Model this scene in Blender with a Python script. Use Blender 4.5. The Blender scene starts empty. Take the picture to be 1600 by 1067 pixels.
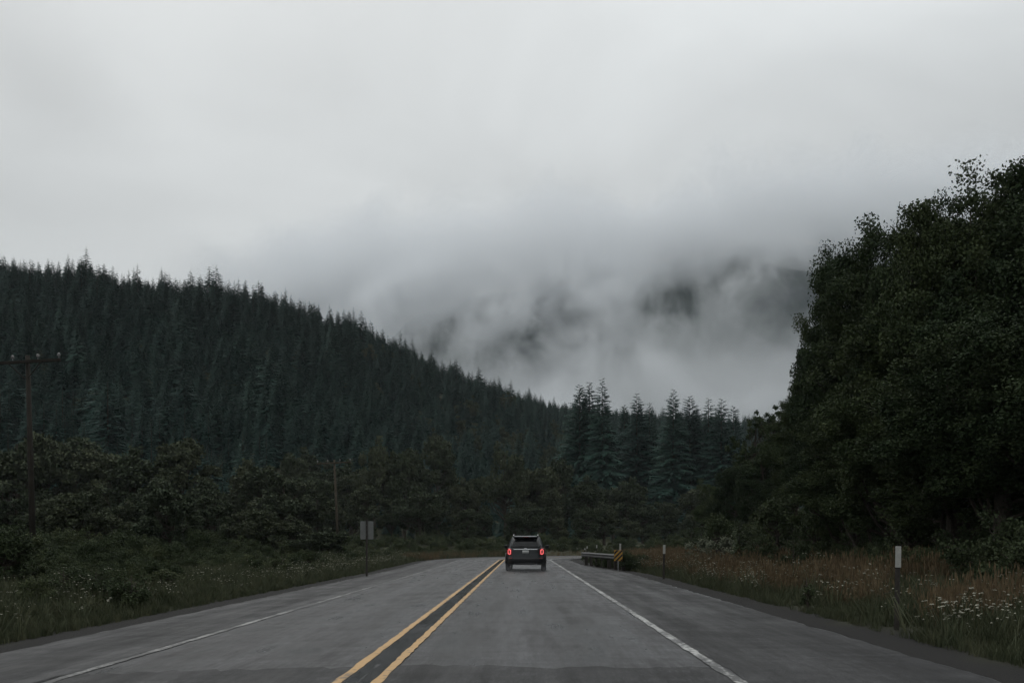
import bpy, bmesh, math, random
import numpy as np
from mathutils import Vector, Matrix

ORD = 'first second third fourth fifth sixth seventh eighth ninth tenth eleventh twelfth thirteenth fourteenth fifteenth sixteenth seventeenth eighteenth nineteenth twentieth'.split()
TENS = {2: ('twenty', 'twentieth'), 3: ('thirty', 'thirtieth'), 4: ('forty', 'fortieth'), 5: ('fifty', 'fiftieth'), 6: ('sixty', 'sixtieth'), 7: ('seventy', 'seventieth'), 8: ('eighty', 'eightieth'), 9: ('ninety', 'ninetieth')}
def ordinal(n):
    if n <= 20: return ORD[n - 1]
    return TENS[n // 10][1] if n % 10 == 0 else TENS[n // 10][0] + '-' + ORD[n % 10 - 1]

# ------------------------------------------------------------------ camera, sky, sun, exposure
scene = bpy.context.scene
col = scene.collection
F = 1555.0            # focal length in photo pixels (35 mm on full frame)
H = 1.4               # eye height in a car
cam_d = bpy.data.cameras.new('camera')
cam_d.sensor_width = 36.0
cam_d.lens = 36.0 * F / 1600.0
cam_d.shift_x = -17.0 / 1600.0
cam_d.shift_y = 313.5 / 1600.0
cam_d.clip_start = 0.1
cam_d.clip_end = 12000.0
cam = bpy.data.objects.new('camera', cam_d)
cam.location = (0, 0, H)
cam.rotation_euler = (math.radians(90), 0, 0)
col.objects.link(cam)
scene.camera = cam

SUN_EL, SUN_AZ = math.radians(50), math.radians(-20)
world = bpy.data.worlds.new('World')
scene.world = world
world.use_nodes = True
nt = world.node_tree
nt.nodes.clear()
wout = nt.nodes.new('ShaderNodeOutputWorld')
sky = nt.nodes.new('ShaderNodeTexSky')
sky.sky_type = 'NISHITA'
sky.sun_disc = False
sky.sun_elevation = SUN_EL
sky.sun_rotation = SUN_AZ
sky.air_density = 1.0
sky.dust_density = 4.0
bg_clear = nt.nodes.new('ShaderNodeBackground')
bg_clear.inputs['Strength'].default_value = 0.08
nt.links.new(sky.outputs[0], bg_clear.inputs[0])
# overcast deck: standard overcast luminance (1 + 2 sin e) / 3 with soft cloud relief all round
tc = nt.nodes.new('ShaderNodeTexCoord')
sep = nt.nodes.new('ShaderNodeSeparateXYZ')
nt.links.new(tc.outputs['Generated'], sep.inputs[0])
mz = nt.nodes.new('ShaderNodeMath'); mz.operation = 'MAXIMUM'; mz.inputs[1].default_value = 0.0
nt.links.new(sep.outputs['Z'], mz.inputs[0])
mm = nt.nodes.new('ShaderNodeMath'); mm.operation = 'MULTIPLY_ADD'
mm.inputs[1].default_value = 0.667; mm.inputs[2].default_value = 0.333
nt.links.new(mz.outputs[0], mm.inputs[0])
mp = nt.nodes.new('ShaderNodeMapping')
mp.inputs['Scale'].default_value = (1.5, 1.5, 3.2)
mp.inputs['Location'].default_value = (0.35, 0.1, 0.2)
nt.links.new(tc.outputs['Generated'], mp.inputs[0])
nz = nt.nodes.new('ShaderNodeTexNoise')
nz.inputs['Scale'].default_value = 1.6
nz.inputs['Detail'].default_value = 4.0
nz.inputs['Roughness'].default_value = 0.45
nz.inputs['Distortion'].default_value = 0.4
nt.links.new(mp.outputs[0], nz.inputs['Vector'])
mr = nt.nodes.new('ShaderNodeMapRange')
mr.inputs['From Min'].default_value = 0.3; mr.inputs['From Max'].default_value = 0.7
mr.inputs['To Min'].default_value = 0.80; mr.inputs['To Max'].default_value = 1.16
nt.links.new(nz.outputs[0], mr.inputs[0])
mul = nt.nodes.new('ShaderNodeMath'); mul.operation = 'MULTIPLY'
nt.links.new(mm.outputs[0], mul.inputs[0]); nt.links.new(mr.outputs[0], mul.inputs[1])
mul2 = nt.nodes.new('ShaderNodeMath'); mul2.operation = 'MULTIPLY'; mul2.inputs[1].default_value = 1.20
nt.links.new(mul.outputs[0], mul2.inputs[0])
bg_cloud = nt.nodes.new('ShaderNodeBackground')
bg_cloud.inputs['Color'].default_value = (0.965, 1.0, 1.005, 1)
nt.links.new(mul2.outputs[0], bg_cloud.inputs['Strength'])
mixs = nt.nodes.new('ShaderNodeMixShader'); mixs.inputs[0].default_value = 0.94
nt.links.new(bg_clear.outputs[0], mixs.inputs[1]); nt.links.new(bg_cloud.outputs[0], mixs.inputs[2])
nt.links.new(mixs.outputs[0], wout.inputs['Surface'])

sun_d = bpy.data.lights.new('sun', 'SUN')
sun_d.energy = 0.5
sun_d.angle = math.radians(40)
sun_d.color = (1.0, 0.97, 0.93)
sun = bpy.data.objects.new('sun', sun_d)
sun.rotation_euler = Vector((-math.sin(SUN_AZ) * math.cos(SUN_EL), -math.cos(SUN_AZ) * math.cos(SUN_EL), -math.sin(SUN_EL))).to_track_quat('-Z', 'Y').to_euler()
col.objects.link(sun)

vs = scene.view_settings
vs.view_transform = 'Standard'; vs.look = 'None'; vs.exposure = 0.0; vs.gamma = 1.0
vs.use_curve_mapping = False
scene.cycles.volume_bounces = 4
scene.cycles.max_bounces = 6
scene.cycles.diffuse_bounces = 2
scene.cycles.glossy_bounces = 2
scene.cycles.volume_max_steps = 256
scene.cycles.use_denoising = True
scene.cycles.use_adaptive_sampling = True
scene.cycles.adaptive_threshold = 0.02

rng = np.random.default_rng(7)
random.seed(7)

# ------------------------------------------------------------------ helpers
def tag(o, label=None, cat=None, group=None, kind=None):
    if label: o['label'] = label
    if cat: o['category'] = cat
    if group: o['group'] = group
    if kind: o['kind'] = kind
    return o

def link(o, parent=None):
    col.objects.link(o)
    if parent is not None: o.parent = parent
    return o

def empty(name, loc=(0, 0, 0), rz=0.0):
    o = bpy.data.objects.new(name, None)
    o.empty_display_size = 0.2
    o.location = loc; o.rotation_euler = (0, 0, rz)
    return link(o)

def npmesh(name, verts, faces, mat=None, smooth=False):
    """verts (n,3) array, faces (m,k) array of one size k"""
    verts = np.asarray(verts, dtype=np.float32); faces = np.asarray(faces, dtype=np.int32)
    me = bpy.data.meshes.new(name)
    me.vertices.add(len(verts)); me.vertices.foreach_set('co', verts.ravel())
    k = faces.shape[1]; m = len(faces)
    me.loops.add(m * k); me.loops.foreach_set('vertex_index', faces.ravel())
    me.polygons.add(m)
    me.polygons.foreach_set('loop_start', np.arange(0, m * k, k, dtype=np.int32))
    me.polygons.foreach_set('loop_total', np.full(m, k, dtype=np.int32))
    if smooth: me.polygons.foreach_set('use_smooth', np.ones(m, dtype=bool))
    me.update(calc_edges=True)
    if mat: me.materials.append(mat)
    return me

def mobj(name, me, parent=None):
    return link(bpy.data.objects.new(name, me), parent)

class MB:
    """mesh builder on bmesh"""
    def __init__(s): s.bm = bmesh.new()
    def box(s, c, size, rot=None, bevel=0.0):
        r = bmesh.ops.create_cube(s.bm, size=1.0)
        M = Matrix.Translation(c) @ (rot.to_4x4() if rot else Matrix()) @ Matrix.Diagonal((*size, 1))
        bmesh.ops.transform(s.bm, matrix=M, verts=r['verts'])
        if bevel:
            es = list({e for v in r['verts'] for e in v.link_edges})
            bmesh.ops.bevel(s.bm, geom=es, offset=bevel, segments=2, affect='EDGES', profile=0.6)
        return s
    def tube(s, pts, radii, n=8, caps=True):
        rings = []
        pts = [Vector(p) for p in pts]
        for i, p in enumerate(pts):
            d = (pts[min(i + 1, len(pts) - 1)] - pts[max(i - 1, 0)]).normalized()
            a = Vector((1, 0, 0)) if abs(d.x) < 0.9 else Vector((0, 1, 0))
            u = d.cross(a).normalized(); v = d.cross(u)
            rings.append([s.bm.verts.new(p + (u * math.cos(2 * math.pi * k / n) + v * math.sin(2 * math.pi * k / n)) * radii[i]) for k in range(n)])
        for a, b in zip(rings, rings[1:]):
            for k in range(n): s.bm.faces.new((a[k], a[(k + 1) % n], b[(k + 1) % n], b[k]))
        if caps:
            s.bm.faces.new(rings[0][::-1]); s.bm.faces.new(rings[-1])
        return s
    def lathe(s, prof, M=Matrix(), n=24):
        rings = [[s.bm.verts.new(M @ Vector((r * math.cos(2 * math.pi * k / n), r * math.sin(2 * math.pi * k / n), z))) for k in range(n)] for r, z in prof]
        for a, b in zip(rings, rings[1:]):
            for k in range(n): s.bm.faces.new((a[k], a[(k + 1) % n], b[(k + 1) % n], b[k]))
        s.bm.faces.new(rings[0][::-1]); s.bm.faces.new(rings[-1])
        return s
    def poly(s, pts):
        s.bm.faces.new([s.bm.verts.new(p) for p in pts]); return s
    def slab(s, pts, nrm, th):
        """polygon extruded by th along nrm"""
        n = Vector(nrm).normalized() * th
        a = [s.bm.verts.new(Vector(p)) for p in pts]; b = [s.bm.verts.new(Vector(p) + n) for p in pts]
        s.bm.faces.new(a[::-1]); s.bm.faces.new(b)
        for k in range(len(pts)): s.bm.faces.new((a[k], a[(k + 1) % len(pts)], b[(k + 1) % len(pts)], b[k]))
        return s
    def mesh(s, name, mat, smooth=False):
        bmesh.ops.recalc_face_normals(s.bm, faces=s.bm.faces[:])
        me = bpy.data.meshes.new(name); s.bm.to_mesh(me); s.bm.free()
        if mat: me.materials.append(mat)
        if smooth:
            for p in me.polygons: p.use_smooth = True
        return me
    def build(s, name, mat, parent=None, smooth=False):
        return mobj(name, s.mesh(name, mat, smooth), parent)

# ------------------------------------------------------------------ materials
def new_mat(name):
    m = bpy.data.materials.new(name); m.use_nodes = True
    return m, m.node_tree, m.node_tree.nodes['Principled BSDF']

def N(t, kind, **kw):
    n = t.nodes.new(kind)
    for k, v in kw.items():
        if k in n.inputs: n.inputs[k].default_value = v
        else: setattr(n, k, v)
    return n

def ramp(t, src, stops):
    r = t.nodes.new('ShaderNodeValToRGB')
    e = r.color_ramp.elements
    while len(e) < len(stops): e.new(0.5)
    for el, (p, c) in zip(e, stops):
        el.position = p; el.color = (*c, 1) if len(c) == 3 else c
    t.links.new(src, r.inputs[0])
    return r

def plain(name, c, rough=0.6, metal=0.0, var=0.25, scale=8.0, spec=0.5, coat=0.0):
    m, t, b = new_mat(name)
    co = N(t, 'ShaderNodeTexCoord')
    nz = N(t, 'ShaderNodeTexNoise', Scale=scale, Detail=6.0, Roughness=0.6)
    t.links.new(co.outputs['Object'], nz.inputs['Vector'])
    lo = tuple(x * (1 - var) for x in c); hi = tuple(min(1, x * (1 + var)) for x in c)
    r = ramp(t, nz.outputs[0], [(0.3, lo), (0.7, hi)])
    t.links.new(r.outputs[0], b.inputs['Base Color'])
    b.inputs['Roughness'].default_value = rough; b.inputs['Metallic'].default_value = metal
    b.inputs['Specular IOR Level'].default_value = spec
    b.inputs['Coat Weight'].default_value = coat
    return m

def leaf_mat(name, c1, c2, c3, scale=0.9, rough=0.55, spec=0.25):
    """foliage: colour differs tree by tree and clump by clump"""
    m, t, b = new_mat(name)
    co = N(t, 'ShaderNodeTexCoord'); oi = N(t, 'ShaderNodeObjectInfo')
    nz = N(t, 'ShaderNodeTexNoise', Scale=scale, Detail=5.0, Roughness=0.7)
    t.links.new(co.outputs['Object'], nz.inputs['Vector'])
    ad = N(t, 'ShaderNodeMath', operation='MULTIPLY_ADD'); ad.inputs[1].default_value = 0.35
    t.links.new(oi.outputs['Random'], ad.inputs[0]); t.links.new(nz.outputs[0], ad.inputs[2])
    r = ramp(t, ad.outputs[0], [(0.35, c1), (0.66, c2), (0.95, c3)])
    t.links.new(r.outputs[0], b.inputs['Base Color'])
    b.inputs['Roughness'].default_value = rough
    b.inputs['Specular IOR Level'].default_value = spec
    return m

M_conifer = leaf_mat('conifer_needles', (0.013, 0.034, 0.028), (0.021, 0.050, 0.041), (0.038, 0.074, 0.056), 0.30, 0.8, 0.1)
M_broad = leaf_mat('broadleaf_foliage', (0.015, 0.025, 0.012), (0.026, 0.040, 0.018), (0.058, 0.074, 0.032), 0.6, 0.7, 0.08)
M_olive = leaf_mat('olive_foliage', (0.030, 0.042, 0.026), (0.048, 0.060, 0.036), (0.082, 0.090, 0.054), 0.4, 0.75, 0.08)
M_shrub = leaf_mat('shrub_foliage', (0.028, 0.040, 0.020), (0.046, 0.060, 0.030), (0.082, 0.094, 0.046), 0.9, 0.7, 0.08)
M_pale = leaf_mat('pale_grey_green_foliage', (0.060, 0.075, 0.050), (0.11, 0.125, 0.085), (0.16, 0.17, 0.12), 0.9, 0.65, 0.15)
M_bark = plain('bark', (0.050, 0.042, 0.034), 0.9, 0, 0.4, 6.0, 0.2)
M_grass = leaf_mat('green_grass', (0.030, 0.040, 0.020), (0.050, 0.058, 0.030), (0.090, 0.088, 0.050), 1.5, 0.7, 0.15)
M_straw = leaf_mat('tawny_grass', (0.066, 0.050, 0.030), (0.108, 0.077, 0.044), (0.18, 0.138, 0.082), 1.5, 0.8, 0.1)
M_flower = plain('white_petals', (0.33, 0.325, 0.26), 0.7, 0, 0.15, 20.0, 0.2)
M_post = plain('weathered_brown_post', (0.034, 0.029, 0.025), 0.75, 0, 0.35, 14.0, 0.3)
M_wood = plain('weathered_pole_wood', (0.022, 0.019, 0.015), 0.9, 0, 0.35, 3.0, 0.2)
M_palewood = plain('bleached_pole_wood', (0.055, 0.046, 0.034), 0.9, 0, 0.3, 3.0, 0.2)
M_reflect = plain('white_reflective_sheet', (0.34, 0.34, 0.315), 0.4, 0, 0.16, 9.0, 0.5)
M_galv = plain('galvanised_steel', (0.22, 0.225, 0.23), 0.5, 0.7, 0.25, 5.0, 0.5)
M_rail = plain('dull_guardrail_steel', (0.085, 0.085, 0.083), 0.7, 0.0, 0.3, 3.0, 0.4)
M_signback = plain('bare_aluminium_sign_back', (0.14, 0.145, 0.14), 0.5, 0.2, 0.12, 4.0, 0.4)
M_yellow_board = plain('yellow_reflective_board', (0.36, 0.20, 0.03), 0.5, 0, 0.18, 9.0, 0.4)
M_black_board = plain('black_board_stripe', (0.018, 0.018, 0.018), 0.5, 0, 0.2, 9.0, 0.3)
M_porcelain = plain('grey_porcelain', (0.14, 0.14, 0.135), 0.35, 0, 0.1, 9.0, 0.6)

def asphalt(name, base, wet_lo, wet_hi, dark, along=0.16, across=2.2, blots=(0.45, 0.7, 1), spec=0.5):
    m, t, b = new_mat(name)
    uv = N(t, 'ShaderNodeUVMap'); uv.uv_map = 'lane'           # u = metres across, v = metres along
    co = N(t, 'ShaderNodeTexCoord')
    def noise(vec, sc, mapscale, det=5.0, rough=0.6):
        mp = N(t, 'ShaderNodeMapping'); mp.inputs['Scale'].default_value = mapscale
        t.links.new(vec, mp.inputs[0])
        n = N(t, 'ShaderNodeTexNoise', Scale=sc, Detail=det, Roughness=rough)
        t.links.new(mp.outputs[0], n.inputs['Vector']); return n
    fine = noise(co.outputs['Object'], 70.0, (1, 1, 1), 3.0, 0.7)
    chip = N(t, 'ShaderNodeTexVoronoi', Scale=45.0); t.links.new(co.outputs['Object'], chip.inputs['Vector'])
    strk = noise(uv.outputs[0], 1.0, (across, along, 1), 6.0, 0.66)     # long streaks with the traffic
    blot = noise(uv.outputs[0], 1.0, blots, 6.0, 0.65)
    mid = noise(uv.outputs[0], 1.0, (26.0, 4.5, 1), 3.0, 0.8)
    big = noise(uv.outputs[0], 1.0, (7.0, 1.1, 1), 4.0, 0.75)
    f2 = N(t, 'ShaderNodeMix', data_type='FLOAT'); f2.inputs[0].default_value = 0.45
    t.links.new(mid.outputs[0], f2.inputs[2]); t.links.new(big.outputs[0], f2.inputs[3])
    fsum = N(t, 'ShaderNodeMix', data_type='FLOAT'); fsum.inputs[0].default_value = 0.72
    t.links.new(fine.outputs[0], fsum.inputs[2]); t.links.new(f2.outputs[0], fsum.inputs[3])
    r = ramp(t, fsum.outputs[0], [(0.38, tuple(x * 0.35 for x in base)), (0.50, base), (0.64, tuple(x * 2.6 for x in base))])
    r2 = ramp(t, strk.outputs[0], [(0.30, (dark,) * 3), (0.62, (1.0,) * 3), (0.75, (1.25,) * 3)])
    mx = N(t, 'ShaderNodeMix', data_type='RGBA', blend_type='MULTIPLY'); mx.inputs[0].default_value = 1.0
    t.links.new(r.outputs[0], mx.inputs[6]); t.links.new(r2.outputs[0], mx.inputs[7])
    smear = noise(uv.outputs[0], 1.0, (0.55, 2.6, 1), 5.0, 0.7)
    r3 = ramp(t, smear.outputs[0], [(0.34, (0.62,) * 3), (0.52, (1.0,) * 3), (0.68, (1.6,) * 3)])
    mx2 = N(t, 'ShaderNodeMix', data_type='RGBA', blend_type='MULTIPLY'); mx2.inputs[0].default_value = 1.0
    t.links.new(mx.outputs[2], mx2.inputs[6]); t.links.new(r3.outputs[0], mx2.inputs[7])
    # polished wheel paths, about 1.75 m apart in each lane
    su = N(t, 'ShaderNodeSeparateXYZ'); t.links.new(uv.outputs[0], su.inputs[0])
    wn = N(t, 'ShaderNodeMath', operation='MULTIPLY_ADD'); wn.inputs[1].default_value = 1.4; t.links.new(blot.outputs[0], wn.inputs[0])
    wm = N(t, 'ShaderNodeMath', operation='MULTIPLY'); wm.inputs[1].default_value = 3.59; t.links.new(su.outputs[0], wm.inputs[0]); t.links.new(wm.outputs[0], wn.inputs[2])
    wc = N(t, 'ShaderNodeMath', operation='COSINE'); t.links.new(wn.outputs[0], wc.inputs[0])
    wk = N(t, 'ShaderNodeMapRange'); wk.inputs['From Min'].default_value = -1.0; wk.inputs['From Max'].default_value = 1.0
    wk.inputs['To Min'].default_value = 0.66; wk.inputs['To Max'].default_value = 1.25; t.links.new(wc.outputs[0], wk.inputs[0])
    mx3 = N(t, 'ShaderNodeMix', data_type='RGBA', blend_type='MULTIPLY'); mx3.inputs[0].default_value = 1.0
    t.links.new(mx2.outputs[2], mx3.inputs[6]); t.links.new(wk.outputs[0], mx3.inputs[7])
    t.links.new(mx3.outputs[2], b.inputs['Base Color'])
    ad = N(t, 'ShaderNodeMath', operation='MULTIPLY_ADD'); ad.inputs[1].default_value = 0.6
    t.links.new(strk.outputs[0], ad.inputs[0])
    ml = N(t, 'ShaderNodeMath', operation='MULTIPLY'); ml.inputs[1].default_value = 0.4
    t.links.new(blot.outputs[0], ml.inputs[0]); t.links.new(ml.outputs[0], ad.inputs[2])
    rr = ramp(t, ad.outputs[0], [(0.40, (wet_hi,) * 3), (0.50, ((wet_lo + wet_hi) / 2,) * 3), (0.60, (wet_lo,) * 3)])
    t.links.new(rr.outputs[0], b.inputs['Roughness'])
    b.inputs['IOR'].default_value = 1.36; b.inputs['Specular IOR Level'].default_value = spec
    bp = N(t, 'ShaderNodeBump', Strength=0.55, Distance=0.006)
    t.links.new(chip.outputs[0], bp.inputs['Height'])
    t.links.new(bp.outputs[0], b.inputs['Normal'])
    return m

M_road = asphalt('wet_asphalt', (0.032, 0.032, 0.034), 0.27, 0.62, 0.55, spec=0.44)
M_shoulder = asphalt('dark_shoulder_asphalt', (0.022, 0.022, 0.023), 0.48, 0.74, 0.75, spec=0.36)
M_patch = asphalt('fresh_dark_asphalt', (0.024, 0.024, 0.025), 0.52, 0.72, 0.75, spec=0.32)
M_seam = asphalt('worn_wet_centre_strip', (0.008, 0.008, 0.009), 0.02, 0.26, 0.5, 0.9, 2.0, (1.0, 0.35, 1))

def paint(name, c, wear):
    m, t, b = new_mat(name)
    co = N(t, 'ShaderNodeTexCoord')
    n1 = N(t, 'ShaderNodeTexNoise', Scale=9.0, Detail=8.0, Roughness=0.75); t.links.new(co.outputs['Object'], n1.inputs['Vector'])
    n2 = N(t, 'ShaderNodeTexNoise', Scale=0.7, Detail=4.0); t.links.new(co.outputs['Object'], n2.inputs['Vector'])
    ad = N(t, 'ShaderNodeMath', operation='MULTIPLY_ADD'); ad.inputs[1].default_value = 0.5
    t.links.new(n2.outputs[0], ad.inputs[0]); t.links.new(n1.outputs[0], ad.inputs[2])
    r = ramp(t, ad.outputs[0], [(wear, (0.035, 0.035, 0.035)), (wear + 0.05, tuple(x * 0.8 for x in c)), (wear + 0.3, c)])
    t.links.new(r.outputs[0], b.inputs['Base Color'])
    b.inputs['Roughness'].default_value = 0.5
    return m
M_yellow = paint('yellow_road_paint', (0.50, 0.29, 0.095), 0.62)
M_white = paint('white_road_paint', (0.44, 0.44, 0.42), 0.71)
M_white_worn = paint('worn_white_road_paint', (0.28, 0.28, 0.27), 0.76)

def ground_mat():
    m, t, b = new_mat('verge_soil_and_litter')
    co = N(t, 'ShaderNodeTexCoord')
    at = N(t, 'ShaderNodeAttribute', attribute_name='grassy')
    n1 = N(t, 'ShaderNodeTexNoise', Scale=0.6, Detail=9.0, Roughness=0.7); t.links.new(co.outputs['Object'], n1.inputs['Vector'])
    n2 = N(t, 'ShaderNodeTexNoise', Scale=28.0, Detail=3.0, Roughness=0.7); t.links.new(co.outputs['Object'], n2.inputs['Vector'])
    g = ramp(t, n1.outputs[0], [(0.3, (0.022, 0.026, 0.014)), (0.55, (0.036, 0.038, 0.020)), (0.75, (0.055, 0.050, 0.028))])
    d = ramp(t, n2.outputs[0], [(0.3, (0.010, 0.0095, 0.009)), (0.6, (0.022, 0.021, 0.020)), (0.8, (0.048, 0.046, 0.043))])
    mx = N(t, 'ShaderNodeMix', data_type='RGBA')
    t.links.new(at.outputs['Fac'], mx.inputs[0]); t.links.new(d.outputs[0], mx.inputs[6]); t.links.new(g.outputs[0], mx.inputs[7])
    t.links.new(mx.outputs[2], b.inputs['Base Color'])
    b.inputs['Roughness'].default_value = 0.9; b.inputs['Specular IOR Level'].default_value = 0.15
    bp = N(t, 'ShaderNodeBump', Strength=0.8, Distance=0.03); t.links.new(n2.outputs[0], bp.inputs['Height'])
    t.links.new(bp.outputs[0], b.inputs['Normal'])
    return m
M_ground = ground_mat()

def mountain_mat():
    m, t, b = new_mat('forested_mountainside')
    co = N(t, 'ShaderNodeTexCoord')
    n1 = N(t, 'ShaderNodeTexNoise', Scale=0.004, Detail=9.0, Roughness=0.65); t.links.new(co.outputs['Object'], n1.inputs['Vector'])
    g = ramp(t, n1.outputs[0], [(0.35, (0.014, 0.021, 0.028)), (0.6, (0.028, 0.040, 0.036)), (0.75, (0.045, 0.058, 0.042))])
    t.links.new(g.outputs[0], b.inputs['Base Color']); b.inputs['Roughness'].default_value = 1.0
    b.inputs['Specular IOR Level'].default_value = 0.0
    return m
M_mountain = mountain_mat()

# ------------------------------------------------------------------ road alignment
C0 = -1.63                      # centre line of the straight
YB, RB = 78.0, 28.0             # the bend to the right starts here with this radius
XB = C0 + RB
PAV_L, PAV_R = -5.9, 6.53       # pavement edges across from the centre line
LEN_ARC = RB * math.pi / 2

def path(s):
    """point and right-hand normal at s metres along the centre line"""
    if s < YB: return np.array((C0, s)), np.array((1.0, 0.0))
    if s < YB + LEN_ARC:
        a = (s - YB) / RB
        return np.array((XB - RB * math.cos(a), YB + RB * math.sin(a))), np.array((math.cos(a), -math.sin(a)))
    return np.array((XB + s - YB - LEN_ARC, YB + RB)), np.array((0.0, -1.0))

def lateral(x, y):
    """signed metres right of the centre line (arrays)"""
    x = np.asarray(x, float); y = np.asarray(y, float)
    t1 = x - C0
    t2 = RB - np.hypot(x - XB, y - YB)
    t3 = np.minimum(t1, YB + RB - y)
    return np.where(y < YB, t1, np.where(x < XB, t2, t3))

def pav_right(s):
    """the right shoulder narrows towards the guardrail"""
    k = np.clip((np.asarray(s, float) - 44) / 20, 0, 1); k = k * k * (3 - 2 * k)
    return PAV_R - 1.25 * k

def road_z(t, s):
    k = 1 - np.clip((np.asarray(s, float) - 55) / 35, 0, 1)
    return -0.035 * np.maximum(0, -np.asarray(t, float)) * k - 0.012 * np.maximum(0, np.asarray(t, float) - 3.8) * k

def strip(name, s0, s1, tl, tr, dz, mat, step=1.0, cols=2, wob=0.0, parent=None):
    """a sheet that follows the road between two offsets (numbers or functions of s)"""
    ss = np.arange(s0, s1 + 1e-6, step)
    V, UV = [], []
    f = lambda q, s: float(q(s)) if callable(q) else q
    for s in ss:
        p, n = path(s)
        a, b = f(tl, s), f(tr, s)
        for k in range(cols):
            w = k / (cols - 1)
            t = a + (b - a) * w
            if wob and k in (0, cols - 1): t += wob * (rng.random() - 0.5) * 2
            q = p + n * t
            V.append((q[0], q[1], float(road_z(t, s)) + dz)); UV.append((t, s))
    i = np.arange(len(ss) - 1)[:, None] * cols + np.arange(cols - 1)[None, :]
    i = i.ravel()
    me = npmesh(name, V, np.stack([i, i + 1, i + cols + 1, i + cols], 1), mat)
    uvl = me.uv_layers.new(name='lane')
    idx = np.zeros(len(me.loops), dtype=np.int32); me.loops.foreach_get('vertex_index', idx)
    uvl.data.foreach_set('uv', np.asarray(UV, dtype=np.float32)[idx].ravel())
    return mobj(name, me, parent)

S_END = YB + LEN_ARC + 60
tag(strip('road', -12, S_END, PAV_L, pav_right, 0.0, M_road, 0.5, 14, 0.07), kind='structure')
# the darker new asphalt under the bonnet, its far edge uneven
def patch():
    n = 60
    V, Fq, UV = [], [], []
    xs = np.linspace(PAV_L + 2.2, PAV_R - 2.75, n)
    for k, t in enumerate(xs):
        far = 11.2 + 0.05 * math.sin(t * 2.1) + 0.05 * math.sin(t * 5.3 + 1) + 0.22 * rng.random() - 0.05 * t
        for yy in (-11.0, 5.0, 9.0, far):
            V.append((C0 + t, yy, float(road_z(t, 0)) + 0.004)); UV.append((t, yy))
    for k in range(n - 1):
        for j in range(3):
            a = k * 4 + j; Fq.append((a, a + 4, a + 5, a + 1))
    me = npmesh('road_patch', V, Fq, M_patch)
    uvl = me.uv_layers.new(name='lane')
    idx = np.zeros(len(me.loops), dtype=np.int32); me.loops.foreach_get('vertex_index', idx)
    uvl.data.foreach_set('uv', np.asarray(UV, dtype=np.float32)[idx].ravel())
    tag(mobj('road_patch', me), kind='structure')
patch()
tag(strip('shoulder', -12, S_END, 3.88, lambda q: pav_right(q) - 0.0, 0.004, M_shoulder, 0.5, 6, 0.05), kind='structure')
tag(strip('shoulder', -12, S_END, PAV_L, -3.62, 0.004, M_shoulder, 0.5, 6, 0.05), kind='structure')
tag(strip('centre_seam', -12, S_END, -0.175, 0.118, 0.006, M_seam, 0.5, 2, 0.02), kind='structure')
tag(strip('yellow_line', -12, S_END, -0.285, -0.180, 0.010, M_yellow, 0.25, 2, 0.012), kind='structure')
tag(strip('yellow_line', -12, S_END, 0.12, 0.222, 0.010, M_yellow, 0.25, 2, 0.012), kind='structure')
tag(strip('white_edge_line', -12, S_END, 3.74, 3.86, 0.010, M_white, 0.25, 2, 0.016), kind='structure')
tag(strip('white_edge_line', -12, S_END, -3.58, -3.46, 0.010, M_white_worn, 0.25, 2, 0.022), kind='structure')

# ------------------------------------------------------------------ ground
CREST_U = np.array([-900, -300, 0, 50, 140, 250, 350, 440, 490, 550, 600, 640, 700, 760, 820, 880, 950, 1050, 1150, 1400, 1900, 2600])
CREST_T = np.array([360, 368, 386, 398, 400, 425, 437, 456, 474, 490, 514, 537, 564, 582, 599, 614, 628, 640, 650, 650, 640, 640])
CREST_D = np.array([340, 330, 330, 330, 330, 332, 335, 340, 345, 355, 366, 378, 400, 425, 450, 480, 500, 515, 520, 520, 520, 520])
def sm(a, b, v):
    k = np.clip((v - a) / (b - a), 0, 1); return k * k * (3 - 2 * k)
def vnoise(x, y, f, seed):
    return (np.sin(x * f + seed) * np.cos(y * f * 1.13 - seed * 1.7) + 0.5 * np.sin(x * f * 2.3 - y * f * 1.9 + seed * 3.1) + 0.25 * np.sin(x * f * 4.7 + y * f * 5.3 + seed))
TREE_H = 13.0
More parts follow.
